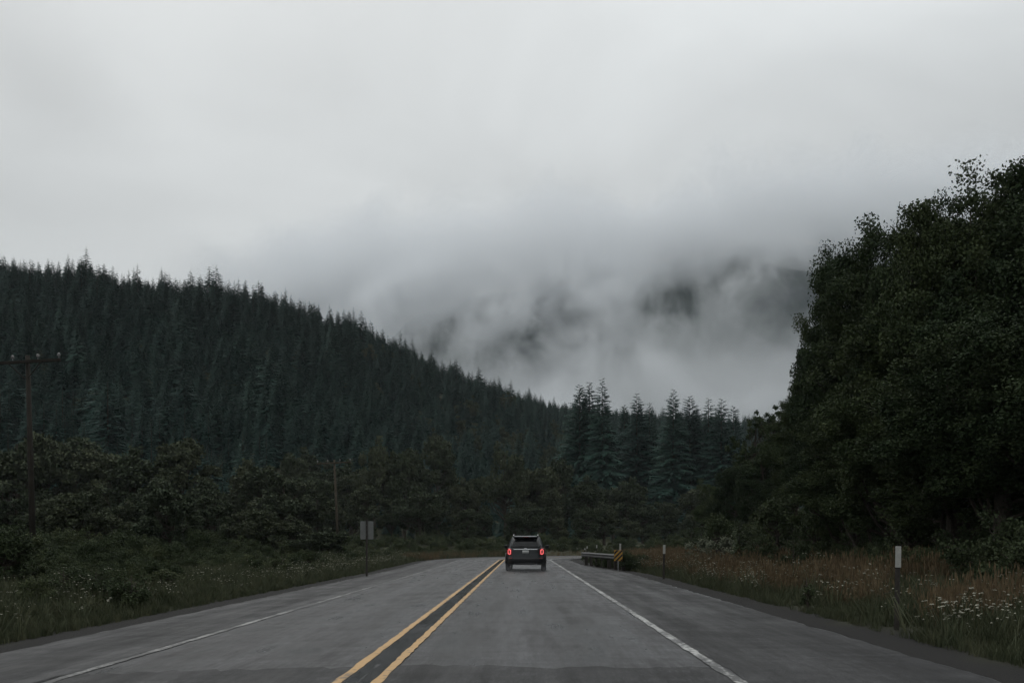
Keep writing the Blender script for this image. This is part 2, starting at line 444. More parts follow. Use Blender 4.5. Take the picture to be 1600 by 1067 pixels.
def ground_z(x, y):
    x = np.asarray(x, float); y = np.asarray(y, float)
    t = lateral(x, y)
    s = np.clip(y, -20, 200)
    pr = pav_right(np.where(y < YB, y, 100.0))
    eR = t - pr; eL = PAV_L - t
    rz = road_z(np.clip(t, PAV_L, PAV_R), s)
    z = np.zeros_like(t)
    # under the pavement
    z = np.where((eR < 0) & (eL < 0), rz - 0.05 - 0.25 * np.clip(np.minimum(-eR, -eL), 0, 1), z)
    near_r = rz - 0.03 - 0.03 * sm(0, 1.0, eR) + 0.42 * sm(1.0, 6.0, eR) + 2.4 * sm(5, 22, eR) + 22 * sm(18, 130, eR)
    near_l = rz - 0.03 - 0.04 * sm(0, 1.2, eL) + 0.30 * sm(1.5, 5.0, eL) + 0.9 * sm(10, 40, eL)
    z = np.where(eR >= 0, near_r, z); z = np.where(eL >= 0, near_l, z)
    rough = vnoise(x, y, 0.35, 1.0) * 0.07 + vnoise(x, y, 0.06, 2.0) * 0.25 * sm(8, 40, np.maximum(eR, eL))
    z = z + rough * sm(0.6, 3.0, np.maximum(eR, eL))
    # the wooded hill beyond the valley floor
    yy = np.maximum(y, 1.0)
    u = 817 + F * x / yy
    D = np.interp(u, CREST_U, CREST_D); T = np.interp(u, CREST_U, CREST_T)
    zc = H + (847 - T) / F * D - TREE_H
    foot = np.interp(u, [-300, 300, 800, 1200], [120, 135, 165, 190])
    k = np.clip((y - foot) / (D - foot), 0, 1)
    rise = 0.55 * k + 0.45 * k * k * (3 - 2 * k)
    back = 1 - 0.9 * sm(0, 320, y - D)
    hill = zc * rise * np.where(y > D, back, 1.0) * sm(foot - 10, foot + 40, y)
    hill = hill + vnoise(x, y, 0.03, 5.0) * 2.2 * sm(0.05, 0.3, k) * (1 - 0.6 * sm(0.8, 1.0, k))
    hillmask = sm(-25, -5, y - foot) * (1 - sm(1300, 2200, u) * 0.6)
    return z + np.maximum(0, hill) * hillmask

def spaced(lim_f, step_f, lim, grow):
    a = list(np.arange(0, lim_f, step_f)); st = step_f
    while a[-1] < lim:
        st = min(st * grow, 260.0); a.append(a[-1] + st)
    return np.array(a)
px = spaced(14, 0.45, 3200, 1.045); gx = np.concatenate([-px[:0:-1], px])
py = spaced(125, 0.7, 3600, 1.04); ny = -spaced(14, 2.0, 400, 1.3)[:0:-1]; gy = np.concatenate([-(-ny), py])
GX, GY = np.meshgrid(gx, gy)
GZ = ground_z(GX, GY)
nx_ = len(gx)
ii = (np.arange(len(gy) - 1)[:, None] * nx_ + np.arange(nx_ - 1)[None, :]).ravel()
gme = npmesh('ground', np.stack([GX.ravel(), GY.ravel(), GZ.ravel()], 1), np.stack([ii, ii + 1, ii + nx_ + 1, ii + nx_], 1), M_ground, True)
tt = lateral(GX, GY); ee = np.maximum(tt - pav_right(np.where(GY < YB, GY, 100.0)), PAV_L - tt)
at = gme.attributes.new('grassy', 'FLOAT', 'POINT')
at.data.foreach_set('value', (sm(0.9, 2.0, ee + 0.3 * vnoise(GX, GY, 1.1, 4))).astype(np.float32).ravel())
tag(mobj('ground', gme), kind='structure')

# far mountain behind the valley, most of it wrapped in low cloud
def mountain_k(X, Y): return np.clip((Y - 860) / (1900 - 860 - 120 * sm(-300, 1000, X)), 0, 1)
def mountain_z(X, Y):
    ridge = 480 + 20 * np.sin(X / 420 + 0.6) + 15 * np.sin(X / 170) + 90 * sm(-100, 800, X)
    ridge = ridge * (0.62 + 0.38 * sm(-480, -90, X))
    k = mountain_k(X, Y)
    Z = -20 + ridge * (0.62 * k + 0.38 * k * k * (3 - 2 * k)) * (1 - 0.5 * sm(1950, 2700, Y))
    gul = np.abs(np.sin(X / 95 + 0.8 * np.sin(Y / 210) + 0.4 * np.sin(X / 37)))
    return Z + (gul - 0.5) * 38 * k * (1.1 - k) * 2 + vnoise(X, Y, 0.011, 3) * 14 * k
def mountain():
    xs = np.linspace(-2600, 2800, 240); ys = np.linspace(820, 2700, 110)
    X, Y = np.meshgrid(xs, ys); Z = mountain_z(X, Y)
    n = len(xs); i = (np.arange(len(ys) - 1)[:, None] * n + np.arange(n - 1)[None, :]).ravel()
    me = npmesh('mountain', np.stack([X.ravel(), Y.ravel(), Z.ravel()], 1), np.stack([i, i + 1, i + n + 1, i + n], 1), M_mountain, True)
    tag(mobj('mountain', me), kind='structure')
mountain()

# ------------------------------------------------------------------ plant models
def tubes_np(paths, n=5):
    V, Q = [], []
    for pts, rad in paths:
        pts = np.asarray(pts, float)
        base = sum(len(v) for v in V)
        R = []
        for i in range(len(pts)):
            d = pts[min(i + 1, len(pts) - 1)] - pts[max(i - 1, 0)]; d = d / (np.linalg.norm(d) + 1e-9)
            a = np.array((1.0, 0, 0)) if abs(d[0]) < 0.9 else np.array((0, 1.0, 0))
            u = np.cross(d, a); u /= np.linalg.norm(u); v = np.cross(d, u)
            th = np.arange(n) * 2 * math.pi / n
            R.append(pts[i] + rad[i] * (np.cos(th)[:, None] * u + np.sin(th)[:, None] * v))
        V.append(np.concatenate(R))
        for i in range(len(pts) - 1):
            for k in range(n):
                Q.append((base + i * n + k, base + i * n + (k + 1) % n, base + (i + 1) * n + (k + 1) % n, base + (i + 1) * n + k))
    return np.concatenate(V), np.array(Q)

def leaves_np(P, size, r, up=0.3, long=1.5):
    """one folded rhombus leaf per point"""
    n = len(P)
    d = r.normal(size=(n, 3)); d /= np.linalg.norm(d, axis=1)[:, None]
    nn = r.normal(size=(n, 3)); nn[:, 2] += up * 3; nn -= (nn * d).sum(1)[:, None] * d; nn /= np.linalg.norm(nn, axis=1)[:, None]
    s = np.cross(d, nn)
    L = (size * r.uniform(0.65, 1.35, n))[:, None]
    W = L * 0.5
    a = P - d * L * 0.5 * long; c = P + d * L * 0.5 * long
    b = P + s * W + nn * L * 0.12; e = P - s * W + nn * L * 0.12
    V = np.stack([a, b, c, e], 1).reshape(-1, 3)
    return V, np.arange(4 * n).reshape(-1, 4)

def broadleaf(name, seed, h, R, clumps, per, leaf, mat, low=0.1, clump=0.2, zc=0.56, lobes=5):
    """trunk-and-limb mesh and crown mesh for one broadleaf plant"""
    r = np.random.default_rng(seed)
    lob = [(r.normal(size=3), r.uniform(0.08, 0.3)) for _ in range(lobes)]
    cen = []
    nl = max(6, clumps // 9); sub_ = []
    while len(cen) < nl + clumps // 6:
        d = r.normal(size=3); d /= np.linalg.norm(d)
        if d[2] < -0.75: continue
        k = 1.0
        for v, a in lob: k += a * max(0, float(d @ (v / np.linalg.norm(v)))) ** 4 - a * 0.18
        rad = min(k, 1.08) * (r.uniform(0.35, 1.0) ** 0.45)
        zz = h * zc + d[2] * rad * (h * (1 - zc) * 0.95 if d[2] > 0 else h * (zc - low))
        taper = 1.0 - 0.35 * max(0, (zz / h - 0.55) / 0.45)
        p = np.array((d[0] * rad * R * taper, d[1] * rad * R * taper, zz))
        if p[2] < low * h: continue
        cen.append(p)
    tips = list(cen[:nl])
    while len(cen) < clumps:
        c_ = tips[len(cen) % nl]
        if r.random() < 0.5:                                            # foliage all along the limb, not only at its tip
            f_ = r.uniform(0.35, 1.0); ax_ = np.array((0, 0, 0.80 * c_[2])); c_ = ax_ + (c_ - ax_) * f_
        out_ = np.array((c_[0], c_[1], 0.0)); out_ /= np.linalg.norm(out_) + 1e-6
        g_ = np.clip(r.normal(size=3), -1.5, 1.5) * R * np.array((0.17, 0.17, 0.15)) + out_ * R * 0.04 * r.normal() + np.array((0, 0, 0.10 * R * r.random()))
        if c_[2] + g_[2] > low * h: cen.append(c_ + g_)
    paths = []
    tr = 0.022 * h + 0.03
    lean = r.normal(size=2) * 0.03 * h
    trunk = [np.array((lean[0] * q * q, lean[1] * q * q, h * 0.82 * q)) for q in np.linspace(0, 1, 7)]
    paths.append((trunk, [tr * (1.15 - 0.95 * q) for q in np.linspace(0, 1, 7)]))
    for p in cen[:: max(1, clumps // 45)]:
        q = max(0.08, min(0.95, (p[2] / h - 0.18 * r.uniform(0.5, 1.5)) / 0.82))
        b = np.array((lean[0] * q * q, lean[1] * q * q, h * 0.82 * q))
        m = b * 0.45 + p * 0.55 + np.array((0, 0, -0.04 * h)) + r.normal(size=3) * 0.02 * h
        w = tr * (1 - q) * 0.4 + 0.012
        paths.append(([b, m, p], [w, w * 0.6, w * 0.2 + 0.004]))
    wv, wq = tubes_np(paths)
    P = []
    for p in cen:
        rc = clump * R * r.uniform(0.7, 1.35)
        k = int(per * r.uniform(0.6, 1.4))
        g = np.clip(r.normal(size=(k, 3)), -1.8, 1.8) * rc * np.array((0.46, 0.46, 0.42))
        P.append(p + g)
    P = np.concatenate(P)
    P = P[P[:, 2] > 0.02]
    lv, lq = leaves_np(P, leaf, r, 0.15)
    return npmesh(name + '_trunk', wv, wq, M_bark, True), npmesh(name + '_crown', lv, lq, mat)

def conifer(name, seed, h, R, boughs, sub, mat, bare=0.04, droop=0.35, pw=0.8, tw=0.36):
    """straight trunk with boughs set all round at uneven heights, each a drooping spray of twigs"""
    r = np.random.default_rng(seed)
    tv, tq = tubes_np([([(0, 0, 0), (0, 0, h * 0.5), (0, 0, h * 0.985)], [0.015 * h, 0.008 * h, 0.001 * h])], 6)
    V, Q = [], []
    side = r.uniform(0.78, 1.18, 10)
    up_ = np.array((0, 0, 1.0))
    for i in range(boughs):
        q = min(0.985, 1 - (1 - (i + r.random()) / boughs) ** 0.62)
        z = h * (bare + (1 - bare) * q)
        prof = (1 - q) ** pw * (0.62 + 0.38 * min(1, q * 6))
        a = i * 2.39996 + r.normal() * 0.35
        L = (R * prof + 0.035 * R) * r.uniform(0.62, 1.18) * side[int((a % 6.2832) / 6.2832 * 10) % 10]
        dr = droop * r.uniform(0.5, 1.4) - 0.75 * max(0, q - 0.35)
        ca, sa = math.cos(a), math.sin(a)
        D = np.array((ca, sa, 0)); S = np.array((-sa, ca, 0))
        base = np.array((0, 0, z)); tip = base + D * L - up_ * dr * L
        def on(f): return base + D * L * f - up_ * (dr * L * f + 0.12 * L * math.sin(3.14 * f) * (1 - q))
        w = L * 0.5 * tw + 0.012 * R
        b0 = len(V)
        V += [base, on(0.55) + S * w - up_ * 0.2 * w, tip, on(0.55) - S * w - up_ * 0.2 * w]
        Q.append((b0, b0 + 1, b0 + 2, b0 + 3))
        for j in range(sub):
            f = 0.15 + 0.85 * (j + r.random()) / sub; sg = 1 if j % 2 else -1
            p = on(f)
            l2 = L * tw * (1.2 - 0.65 * f) + 0.02 * R
            e = p + (D * 0.75 + S * sg * r.uniform(0.3, 1.0)) * l2 - up_ * l2 * r.uniform(0.1, 0.75)
            m2 = (p + e) * 0.5
            t = np.cross(e - p, up_); t = t / (np.linalg.norm(t) + 1e-6) * l2 * 0.26
            b0 = len(V)
            V += [p, m2 + t, e, m2 - t - up_ * l2 * 0.22]
            Q.append((b0, b0 + 1, b0 + 2, b0 + 3))
    return npmesh(name + '_trunk', tv, tq, M_bark, True), npmesh(name + '_crown', np.array(V), np.array(Q), mat)

def plant(name, pair, loc, rz, sc, label, cat, group=None, sz=None, tilt=(0, 0), parts=('trunk', 'crown')):
    o = empty(name, loc, rz)
    o.rotation_euler = (tilt[0], tilt[1], rz)
    o.scale = (sc, sc, sz or sc)
    a = link(bpy.data.objects.new(parts[0], pair[0]), o)
    b = link(bpy.data.objects.new(parts[1], pair[1]), o)
    tag(o, label, cat, group)
    return o

def gz(x, y): return float(ground_z(np.array([x]), np.array([y]))[0])
def place(u, y):
    x = (u - 817) / F * y
    return x, y, gz(x, y)
def height_to(u, y, top):
    """height of a plant at ground (u, y) whose top stands at the photo row top"""
    return H + (847 - top) / F * y - place(u, y)[2]

# ------------------------------------------------------------------ scatter for uncountable stuff
def scatter(name, sources, P, rot, scl, pick, label, cat=None):
    hid = bpy.data.collections.new(name + '_source')
    for k, me in enumerate(sources):
        o = bpy.data.objects.new('%s_source_%02d' % (name, k), me); hid.objects.link(o)
    me = bpy.data.meshes.new(name)
    P = np.asarray(P, dtype=np.float32); rot = np.asarray(rot); scl = np.asarray(scl); pick = np.asarray(pick)
    if name in ('tawny_grass', 'verge_grass', 'wildflowers'):      # kept trodden round the posts and the lone weed
        ok_ = np.ones(len(P), bool)
        for u0, y0 in ((1401, 16.9), (1037, 40.5), (1261, 22.5)):
            x0 = (u0 - 817) / F * y0
            ok_ &= np.hypot((P[:, 0] - x0) / 0.55, (P[:, 1] - y0 + 0.3) / 1.0) > rng.uniform(0.5, 1.3, len(P))     # ragged trodden spot
        P, rot, scl, pick = P[ok_], rot[ok_], scl[ok_], pick[ok_]
    me.vertices.add(len(P)); me.vertices.foreach_set('co', P.ravel())
    for nm, ty, key, val in (('rot', 'FLOAT_VECTOR', 'vector', rot), ('scl', 'FLOAT_VECTOR', 'vector', scl), ('pick', 'INT', 'value', pick)):
        a = me.attributes.new(nm, ty, 'POINT')
        a.data.foreach_set(key, np.asarray(val, dtype=np.int32 if ty == 'INT' else np.float32).ravel())
    o = mobj(name, me)
    g = bpy.data.node_groups.new(name, 'GeometryNodeTree')
    g.interface.new_socket('Geometry', in_out='INPUT', socket_type='NodeSocketGeometry')
    g.interface.new_socket('Geometry', in_out='OUTPUT', socket_type='NodeSocketGeometry')
    gi = g.nodes.new('NodeGroupInput'); go = g.nodes.new('NodeGroupOutput')
    ip = g.nodes.new('GeometryNodeInstanceOnPoints')
    ci = g.nodes.new('GeometryNodeCollectionInfo')
    ci.inputs['Collection'].default_value = hid
    ci.inputs['Separate Children'].default_value = True; ci.inputs['Reset Children'].default_value = True
    g.links.new(gi.outputs[0], ip.inputs['Points']); g.links.new(ci.outputs[0], ip.inputs['Instance'])
    ip.inputs['Pick Instance'].default_value = True
    def attr(nm, ty):
        n = g.nodes.new('GeometryNodeInputNamedAttribute'); n.data_type = ty; n.inputs['Name'].default_value = nm
        return n.outputs['Attribute']
    g.links.new(attr('pick', 'INT'), ip.inputs['Instance Index'])
    er = g.nodes.new('FunctionNodeEulerToRotation')
    g.links.new(attr('rot', 'FLOAT_VECTOR'), er.inputs[0]); g.links.new(er.outputs[0], ip.inputs['Rotation'])
    g.links.new(attr('scl', 'FLOAT_VECTOR'), ip.inputs['Scale'])
    g.links.new(ip.outputs[0], go.inputs[0])
    md = o.modifiers.new('scatter', 'NODES'); md.node_group = g
    return tag(o, label, cat, kind='stuff')

# ------------------------------------------------------------------ conifers on the hill
CON = [conifer('hill_conifer_%d' % k, 20 + k, TREE_H, 2.9 + 0.4 * (k % 3), 230, 8, M_conifer, 0.03, 0.28 + 0.06 * k, 0.66 + 0.09 * k, 0.27) for k in range(5)]
CONN = [conifer('near_conifer_%d' % k, 40 + k, 16.0, 3.7, 640, 13, M_conifer, 0.03, 0.20 + 0.08 * k, 0.66 + 0.07 * k, 0.20) for k in range(3)]

FAR_OLIVE = [broadleaf('hill_broadleaf_%d' % k, 85 + k, 9.0, 3.0, 80, 60, 0.30, M_olive, 0.04, 0.2, 0.55, 8) for k in range(2)]
pts = []
for y in np.arange(112, 640, 3.9):
    for x in np.arange(-0.66 * y - 25, 0.34 * y, 3.9):
        pts.append((x + rng.uniform(-2.2, 2.2), y + rng.uniform(-2.2, 2.2)))
pts = np.array(pts)
U = 817 + F * pts[:, 0] / pts[:, 1]
foot = np.interp(U, [-300, 300, 800, 1200], [120, 135, 165, 190])
D = np.interp(U, CREST_U, CREST_D)
keep = (pts[:, 1] > foot + 6 + 9 * rng.random(len(pts))) & (pts[:, 1] < D + 45)
pts, U, D = pts[keep], U[keep], D[keep]
Z = ground_z(pts[:, 0], pts[:, 1])
patchy = vnoise(pts[:, 0], pts[:, 1], 0.021, 8.0)
sc = (0.80 + 0.17 * patchy) * rng.lognormal(0, 0.18, len(pts))
sc = np.clip(sc, 0.42, 1.5) * np.interp(U, [400, 700, 900, 1100], [1.0, 0.80, 0.72, 0.85])
wd = sc * rng.uniform(0.85, 1.2, len(pts))
topv = 847 - (Z + sc * TREE_H - H) / pts[:, 1] * F
inview = (U > -20) & (U < 1190)
# ridge trees whose tips break the skyline, then the front trees of the slope
order = np.argsort(U)
score = np.full(len(pts), 1e9)
tops = {}
for i in np.where(inview)[0]:
    b = int(U[i] // 8)
    if b not in tops or topv[i] < topv[tops[b]]: tops[b] = i
skyl = sorted(tops.values(), key=lambda i: U[i])
front = [i for i in np.argsort(pts[:, 1] - 0.25 * D) if inview[i] and i not in set(skyl)]
front = [i for i in front if (topv[i] < 760)][: 300 - len(skyl)]
single = np.zeros(len(pts), bool)
zc_ = {}
for i in skyl:
    single[i] = True
    zone = 'high ridge at far left' if U[i] < 250 else 'ridge left of centre' if U[i] < 500 else 'falling ridge at centre' if U[i] < 700 else 'low ridge above the vehicle' if U[i] < 900 else 'low skyline right of centre'
    zc_[zone] = zc_.get(zone, 0) + 1
    plant('conifer_tree', CON[i % 5], (pts[i, 0], pts[i, 1], Z[i] - 0.3), rng.uniform(0, 6.28), wd[i],
          ordinal(zc_[zone]) + ' dark conifer tip from the left on the ' + zone, 'tree', 'conifers along the skyline', sz=sc[i])
for i in front:
    single[i] = True
    zone = 'left' if U[i] < 400 else 'middle' if U[i] < 800 else 'right'
    plant('conifer_tree', CON[i % 5], (pts[i, 0], pts[i, 1], Z[i] - 0.3), rng.uniform(0, 6.28), wd[i],
          'dark conifer in the front rows at the foot of the hillside forest, ' + zone + ' part', 'tree',
          'conifers at the foot of the hillside, ' + zone + ' part', sz=sc[i])
r_ = ~single
nR = int(r_.sum())
pk = rng.integers(0, 5, nR)
olive_ = (patchy[r_] + rng.normal(0, 0.5, nR) > 1.25) & (pts[r_, 1] < D[r_] - 40)
pk = np.where(olive_, 5 + rng.integers(0, 2, nR), pk)
scatter('conifer_forest', [c[1] for c in CON] + [FAR_OLIVE[0][1], FAR_OLIVE[1][1]], np.stack([pts[r_, 0], pts[r_, 1], Z[r_] - 0.3], 1),
        np.stack([rng.normal(0, 0.045, nR), rng.normal(0, 0.045, nR), rng.uniform(0, 6.28, nR)], 1),
        np.stack([wd[r_], wd[r_], sc[r_]], 1), pk, 'dense dark conifer forest covering the hillside', 'forest')

# taller conifers standing closer, right of the vehicle
near = [(906, 205, 598, 0, 'left one of three tall dark conifers right above the vehicle'),
        (921, 208, 594, 1, 'middle one of three tall dark conifers right above the vehicle'),
        (941, 200, 588, 2, 'tallest, spreading right one of three dark conifers above the vehicle'),
        (976, 230, 630, 0, 'small conifer in the dip just right of the three tall ones'),
        (995, 215, 612, 1, 'lone pointed conifer in the gap left of the mid-right clump'),
        (1015, 222, 626, 2, 'lower blunt conifer beside the lone pointed one'),
        (1052, 205, 605, 1, 'tallest conifer of the clump mid-right below the mist'),
        (1078, 210, 616, 0, 'second conifer of the mid-right clump, blunt topped'),
        (1107, 208, 619, 2, 'pointed conifer in the mid-right clump left of the broadleaf wall'),
        (1127, 206, 620, 1, 'pointed conifer nearest the broadleaf wall on the right'),
        (1146, 214, 632, 0, 'short conifer half hidden by the broadleaf wall on the right')]
for u, y, top, k, lab in near:
    x, y, z = place(u, y)
    h = height_to(u, y, top) + 0.3
    plant('conifer_tree', CONN[k], (x, y, z - 0.3), rng.uniform(0, 6.28), h / 16.0 * rng.uniform(0.85, 1.05), lab, 'tree',
          'taller conifers right of the vehicle', sz=h / 16.0)

# ------------------------------------------------------------------ broadleaf trees
BIG = [broadleaf('big_broadleaf_%d' % k, 60 + k, 12.0, 3.3, 300, 470, 0.066, M_broad, 0.03, 0.14, 0.5, 9) for k in range(4)]
OLV = [broadleaf('olive_tree_%d' % k, 80 + k, 9.0, (3.2, 2.3, 2.9, 1.9)[k], 130, 150, 0.17, M_olive, 0.04, (0.15, 0.2, 0.16, 0.24)[k], (0.55, 0.45, 0.6, 0.4)[k], 9) for k in range(4)]
SHR = [broadleaf('shrub_%d' % k, 90 + k, 2.0, 1.2, 60, 75, 0.06, M_shrub, 0.02, 0.22, 0.5) for k in range(3)]
PAL = broadleaf('pale_shrub', 99, 2.0, 1.0, 34, 70, 0.08, M_pale, 0.02, 0.26, 0.5)
LACY = broadleaf('lacy_tree', 77, 12.0, 2.6, 110, 80, 0.12, M_broad, 0.2, 0.11, 0.6)

right = [(1374, 42, 336, 3.5, 0, 'tall broadleaf tree forming the sheer left edge of the wall on the right'),
         (1412, 38, 305, 2.2, 1, 'slender broadleaf with an open, see-through crown rising from the right wall'),
         (1545, 34, 205, 3.6, 2, 'highest broadleaf tree near the right edge of the picture'),
         (1650, 30, 190, 3.6, 3, 'tall broadleaf tree cut by the right edge of the picture'),
         (1470, 33, 272, 3.0, 3, 'broadleaf tree filling the wall left of the highest crown'),
         (1338, 47, 356, 2.7, 1, 'narrow broadleaf tree at the upper left corner of the right wall'),
         (1300, 50, 425, 2.1, 2, 'shorter broadleaf tree under the left edge of the right wall'),
         (1244, 60, 606, 2.4, 0, 'low rounded broadleaf tree where the right wall steps down'),
         (1330, 44, 560, 2.6, 3, 'low leafy tree before the foot of the sheer left edge'),
         (1150, 82, 705, 2.3, 2, 'small dark broadleaf at the far left foot of the right wall'),
         (1120, 92, 745, 2.2, 1, 'smallest dark broadleaf at the far end of the right wall'),
         (1195, 68, 690, 2.6, 3, 'dark bushy broadleaf below the open lacy tree'),
         (1400, 34, 470, 3.0, 0, 'mid-height broadleaf in front of the slender open crown'),
         (1570, 26, 430, 3.0, 1, 'broadleaf tree leaning out nearest the road at the right edge'),
         (1490, 29, 520, 2.8, 2, 'dense lower broadleaf before the highest crown'),
         (1330, 38, 650, 2.4, 1, 'low dark broadleaf behind the tawny grass'),
         (1690, 24, 420, 3.0, 0, 'dark broadleaf mostly beyond the right edge')]
for u, y, top, R, k, lab in right:
    x, y, z = place(u, y)
    h = (height_to(u, y, top) + 0.2) * 1.0
    plant('broadleaf_tree', BIG[k], (x, y, z - 0.2), rng.uniform(0, 6.28), R / 3.3, lab, 'tree', 'broadleaf trees along the right bank', sz=h / 12.0)
for u, y, top, lab in ((1176, 78, 622, 'thin lacy tree against the mist left of the right wall'), (1208, 74, 614, 'wispy reddish-topped sapling tree against the mist beside the right wall')):
    x, y, z = place(u, y)
    h = height_to(u, y, top)
    plant('broadleaf_tree', LACY, (x, y, z - 0.2), rng.uniform(0, 6.28), 0.85, lab, 'tree', 'broadleaf trees along the right bank', sz=h / 12.0)

# olive broadleaf trees across the valley floor and the dark ones by the left verge
rows = []
for u in np.arange(455, 1100, 33): rows.append((u + rng.uniform(-12, 12), rng.uniform(150, 172), np.interp(u, [450, 600, 800, 960, 1100], [688, 688, 702, 728, 758]) + rng.uniform(-26, 34), 'back row of olive-green trees'))
for u in np.arange(380, 1080, 38): rows.append((u + rng.uniform(-14, 14), rng.uniform(128, 142), np.interp(u, [380, 560, 760, 900, 1080], [735, 755, 770, 780, 800]) + rng.uniform(-30, 26), 'front row of olive-green trees'))
for u in np.arange(-10, 460, 42): rows.append((u + rng.uniform(-14, 14), rng.uniform(92, 112), np.interp(u, [0, 250, 460], [690, 705, 735]) + rng.uniform(-38, 34), 'dim row behind the nearest utility pole'))
for u in np.arange(-30, 520, 52): rows.append((u + rng.uniform(-16, 16), rng.uniform(58, 76), np.interp(u, [0, 220, 520], [730, 760, 800]) + rng.uniform(-40, 34), 'dark row of trees along the left verge'))
rows.sort(key=lambda q: (q[3], q[0]))
names = {}
for u, y, top, grp in rows:
    x, y, z = place(u, y)
    h = max(2.5, height_to(u, y, top) + 0.2)
    w = np.clip(h / 9.0, 0.55, 1.15) * rng.uniform(0.95, 1.3)
    names[grp] = names.get(grp, 0) + 1
    plant('broadleaf_tree', OLV[int(rng.integers(0, 4))], (x, y, z - 0.2), rng.uniform(0, 6.28), w,
          ordinal(names[grp]) + ' round crown from the left in the ' + grp, 'tree', grp, sz=h / 9.0)

# shrubs one by one along both verges
shr = []
for k, u in enumerate((6, 50, 100, 150, 205, 255)): shr.append((u, rng.uniform(24, 31), rng.uniform(862, 892) if k else 826, 'left'))
for u in (350, 400, 440, 480): shr.append((u, rng.uniform(40, 52), rng.uniform(853, 866), 'left'))
for u in (600, 640, 690, 730): shr.append((u, rng.uniform(118, 124), rng.uniform(838, 848), 'far'))
for u in (880, 930, 985): shr.append((u, rng.uniform(118, 126), rng.uniform(832, 844), 'far'))
for u, y, t in ((1080, 62, 820), (1120, 55, 806), (1215, 45, 780), (1270, 42, 800), (1340, 36, 820), (1420, 30, 800), (1490, 27, 812), (1555, 24, 790), (1610, 22, 800), (1240, 36, 838), (1190, 42, 832)): shr.append((u, y, t, 'right'))
words = {'left': 'low leafy shrub in the left verge', 'far': 'small shrub on the outside of the bend', 'right': 'leafy shrub at the foot of the right tree wall'}
count = {}
for u, y, top, side in sorted(shr):
    x, y, z = place(u, y)
    h = max(0.7, height_to(u, y, top))
    count[side] = count.get(side, 0) + 1
    o = plant('shrub', SHR[int(rng.integers(0, 3))], (x, y, z - 0.05), rng.uniform(0, 6.28), max(0.6, h / 2.0 * 0.9), ordinal(count[side]) + ' ' + words[side] + ', from left', 'shrub', words[side].replace('shrub', 'shrubs'), sz=h / 2.0, parts=('stem', 'foliage'))
for u, y, top, pr_, lab in ((1130, 47, 835, PAL, 'pale grey-green bush at the foot of the dark trees on the right'),
                            (1095, 50, 838, PAL, 'small pale bush behind the second marker post')):
    x, y, z = place(u, y); h = height_to(u, y, top)
    plant('shrub', pr_, (x, y, z - 0.05), 1.0, h / 2.0, lab, 'shrub', None, parts=('stem', 'foliage'))
SAP = conifer('sapling', 51, 3.0, 0.8, 120, 7, M_shrub, 0.05, 0.1)
x, y, z = place(1155, 44); h = height_to(1155, 44, 806)
plant('conifer_tree', SAP, (x, y, z - 0.05), 0.3, h / 3.0, 'bright green young conifer at the edge of the tawny grass', 'tree')
WEED = broadleaf('tall_weed', 66, 0.85, 0.13, 26, 40, 0.035, M_shrub, 0.05, 0.5, 0.5)
x, y, z = place(1261, 22.5)
plant('weed', WEED, (x, y, z - 0.02), 0.3, 1.0, 'dark upright weed standing alone at the edge of the tawny grass', 'plant', None, parts=('stem', 'foliage'))

# ------------------------------------------------------------------ grass, flowers, undergrowth (stuff)
def tuft(name, seed, n, h, spread, w, mat, seeds=False):
    r = np.random.default_rng(seed)
    V, Q = [], []
    for k in range(n):
        a = r.uniform(0, 6.28); rr = spread * math.sqrt(r.random())
        b = np.array((rr * math.cos(a), rr * math.sin(a), 0.0))
        d = r.normal(size=2) * 0.28; hh = h * r.uniform(0.55, 1.15)
        s = np.array((math.cos(a + 1.2), math.sin(a + 1.2), 0)) * w
        m = b + np.array((d[0] * hh * 0.35, d[1] * hh * 0.35, hh * 0.6)); t = b + np.array((d[0] * hh, d[1] * hh, hh))
        i = len(V)
        V += [b - s, b + s, m + s * 0.8, m - s * 0.8, t + s * 0.15, t - s * 0.15]
        Q += [(i, i + 1, i + 2, i + 3), (i + 3, i + 2, i + 4, i + 5)]
        if seeds:
            i = len(V); c = s * 2.2
            V += [t - np.array((0, 0, 0.10 * h)), t + c, t + np.array((0, 0, 0.14 * h)), t - c]
            Q.append((i, i + 1, i + 2, i + 3))
    return npmesh(name, np.array(V), np.array(Q), mat)

def flower(name, seed, h):
    r = np.random.default_rng(seed)
    V, Q, MI = [], [], []
    for k in range(3):
        d = r.normal(size=2) * 0.16; hh = h * r.uniform(0.7, 1.1)
        t = np.array((d[0], d[1], hh)); s = np.array((0.006, 0.003, 0))
        i = len(V); V += [-s, s, t + s, t - s]; Q.append((i, i + 1, i + 2, i + 3)); MI.append(1)
        R = r.uniform(0.014, 0.032)
        for j in range(12):
            a = j * 2.4; q = R * math.sqrt(j / 12.0)
            c = t + np.array((q * math.cos(a), q * math.sin(a), 0.012 * r.random() - q * 0.25))
            e = R * 0.33; i = len(V)
            V += [c + np.array((e, 0, 0)), c + np.array((0, e, 0.004)), c - np.array((e, 0, 0)), c - np.array((0, e, -0.008))]
            Q.append((i, i + 1, i + 2, i + 3)); MI.append(0)
    me = npmesh(name, np.array(V), np.array(Q), M_flower)
    me.materials.append(M_grass)
    me.polygons.foreach_set('material_index', np.array(MI, dtype=np.int32))
    return me

GREEN = [tuft('green_tuft_%d' % k, 100 + k, 22, 0.36, 0.20, 0.008, M_grass) for k in range(3)]
STRAW = [tuft('tawny_tuft_%d' % k, 110 + k, 20, 0.55, 0.24, 0.005, M_straw, True) for k in range(3)]
FLOW = [flower('flower_%d' % k, 120 + k, 0.62) for k in range(3)]

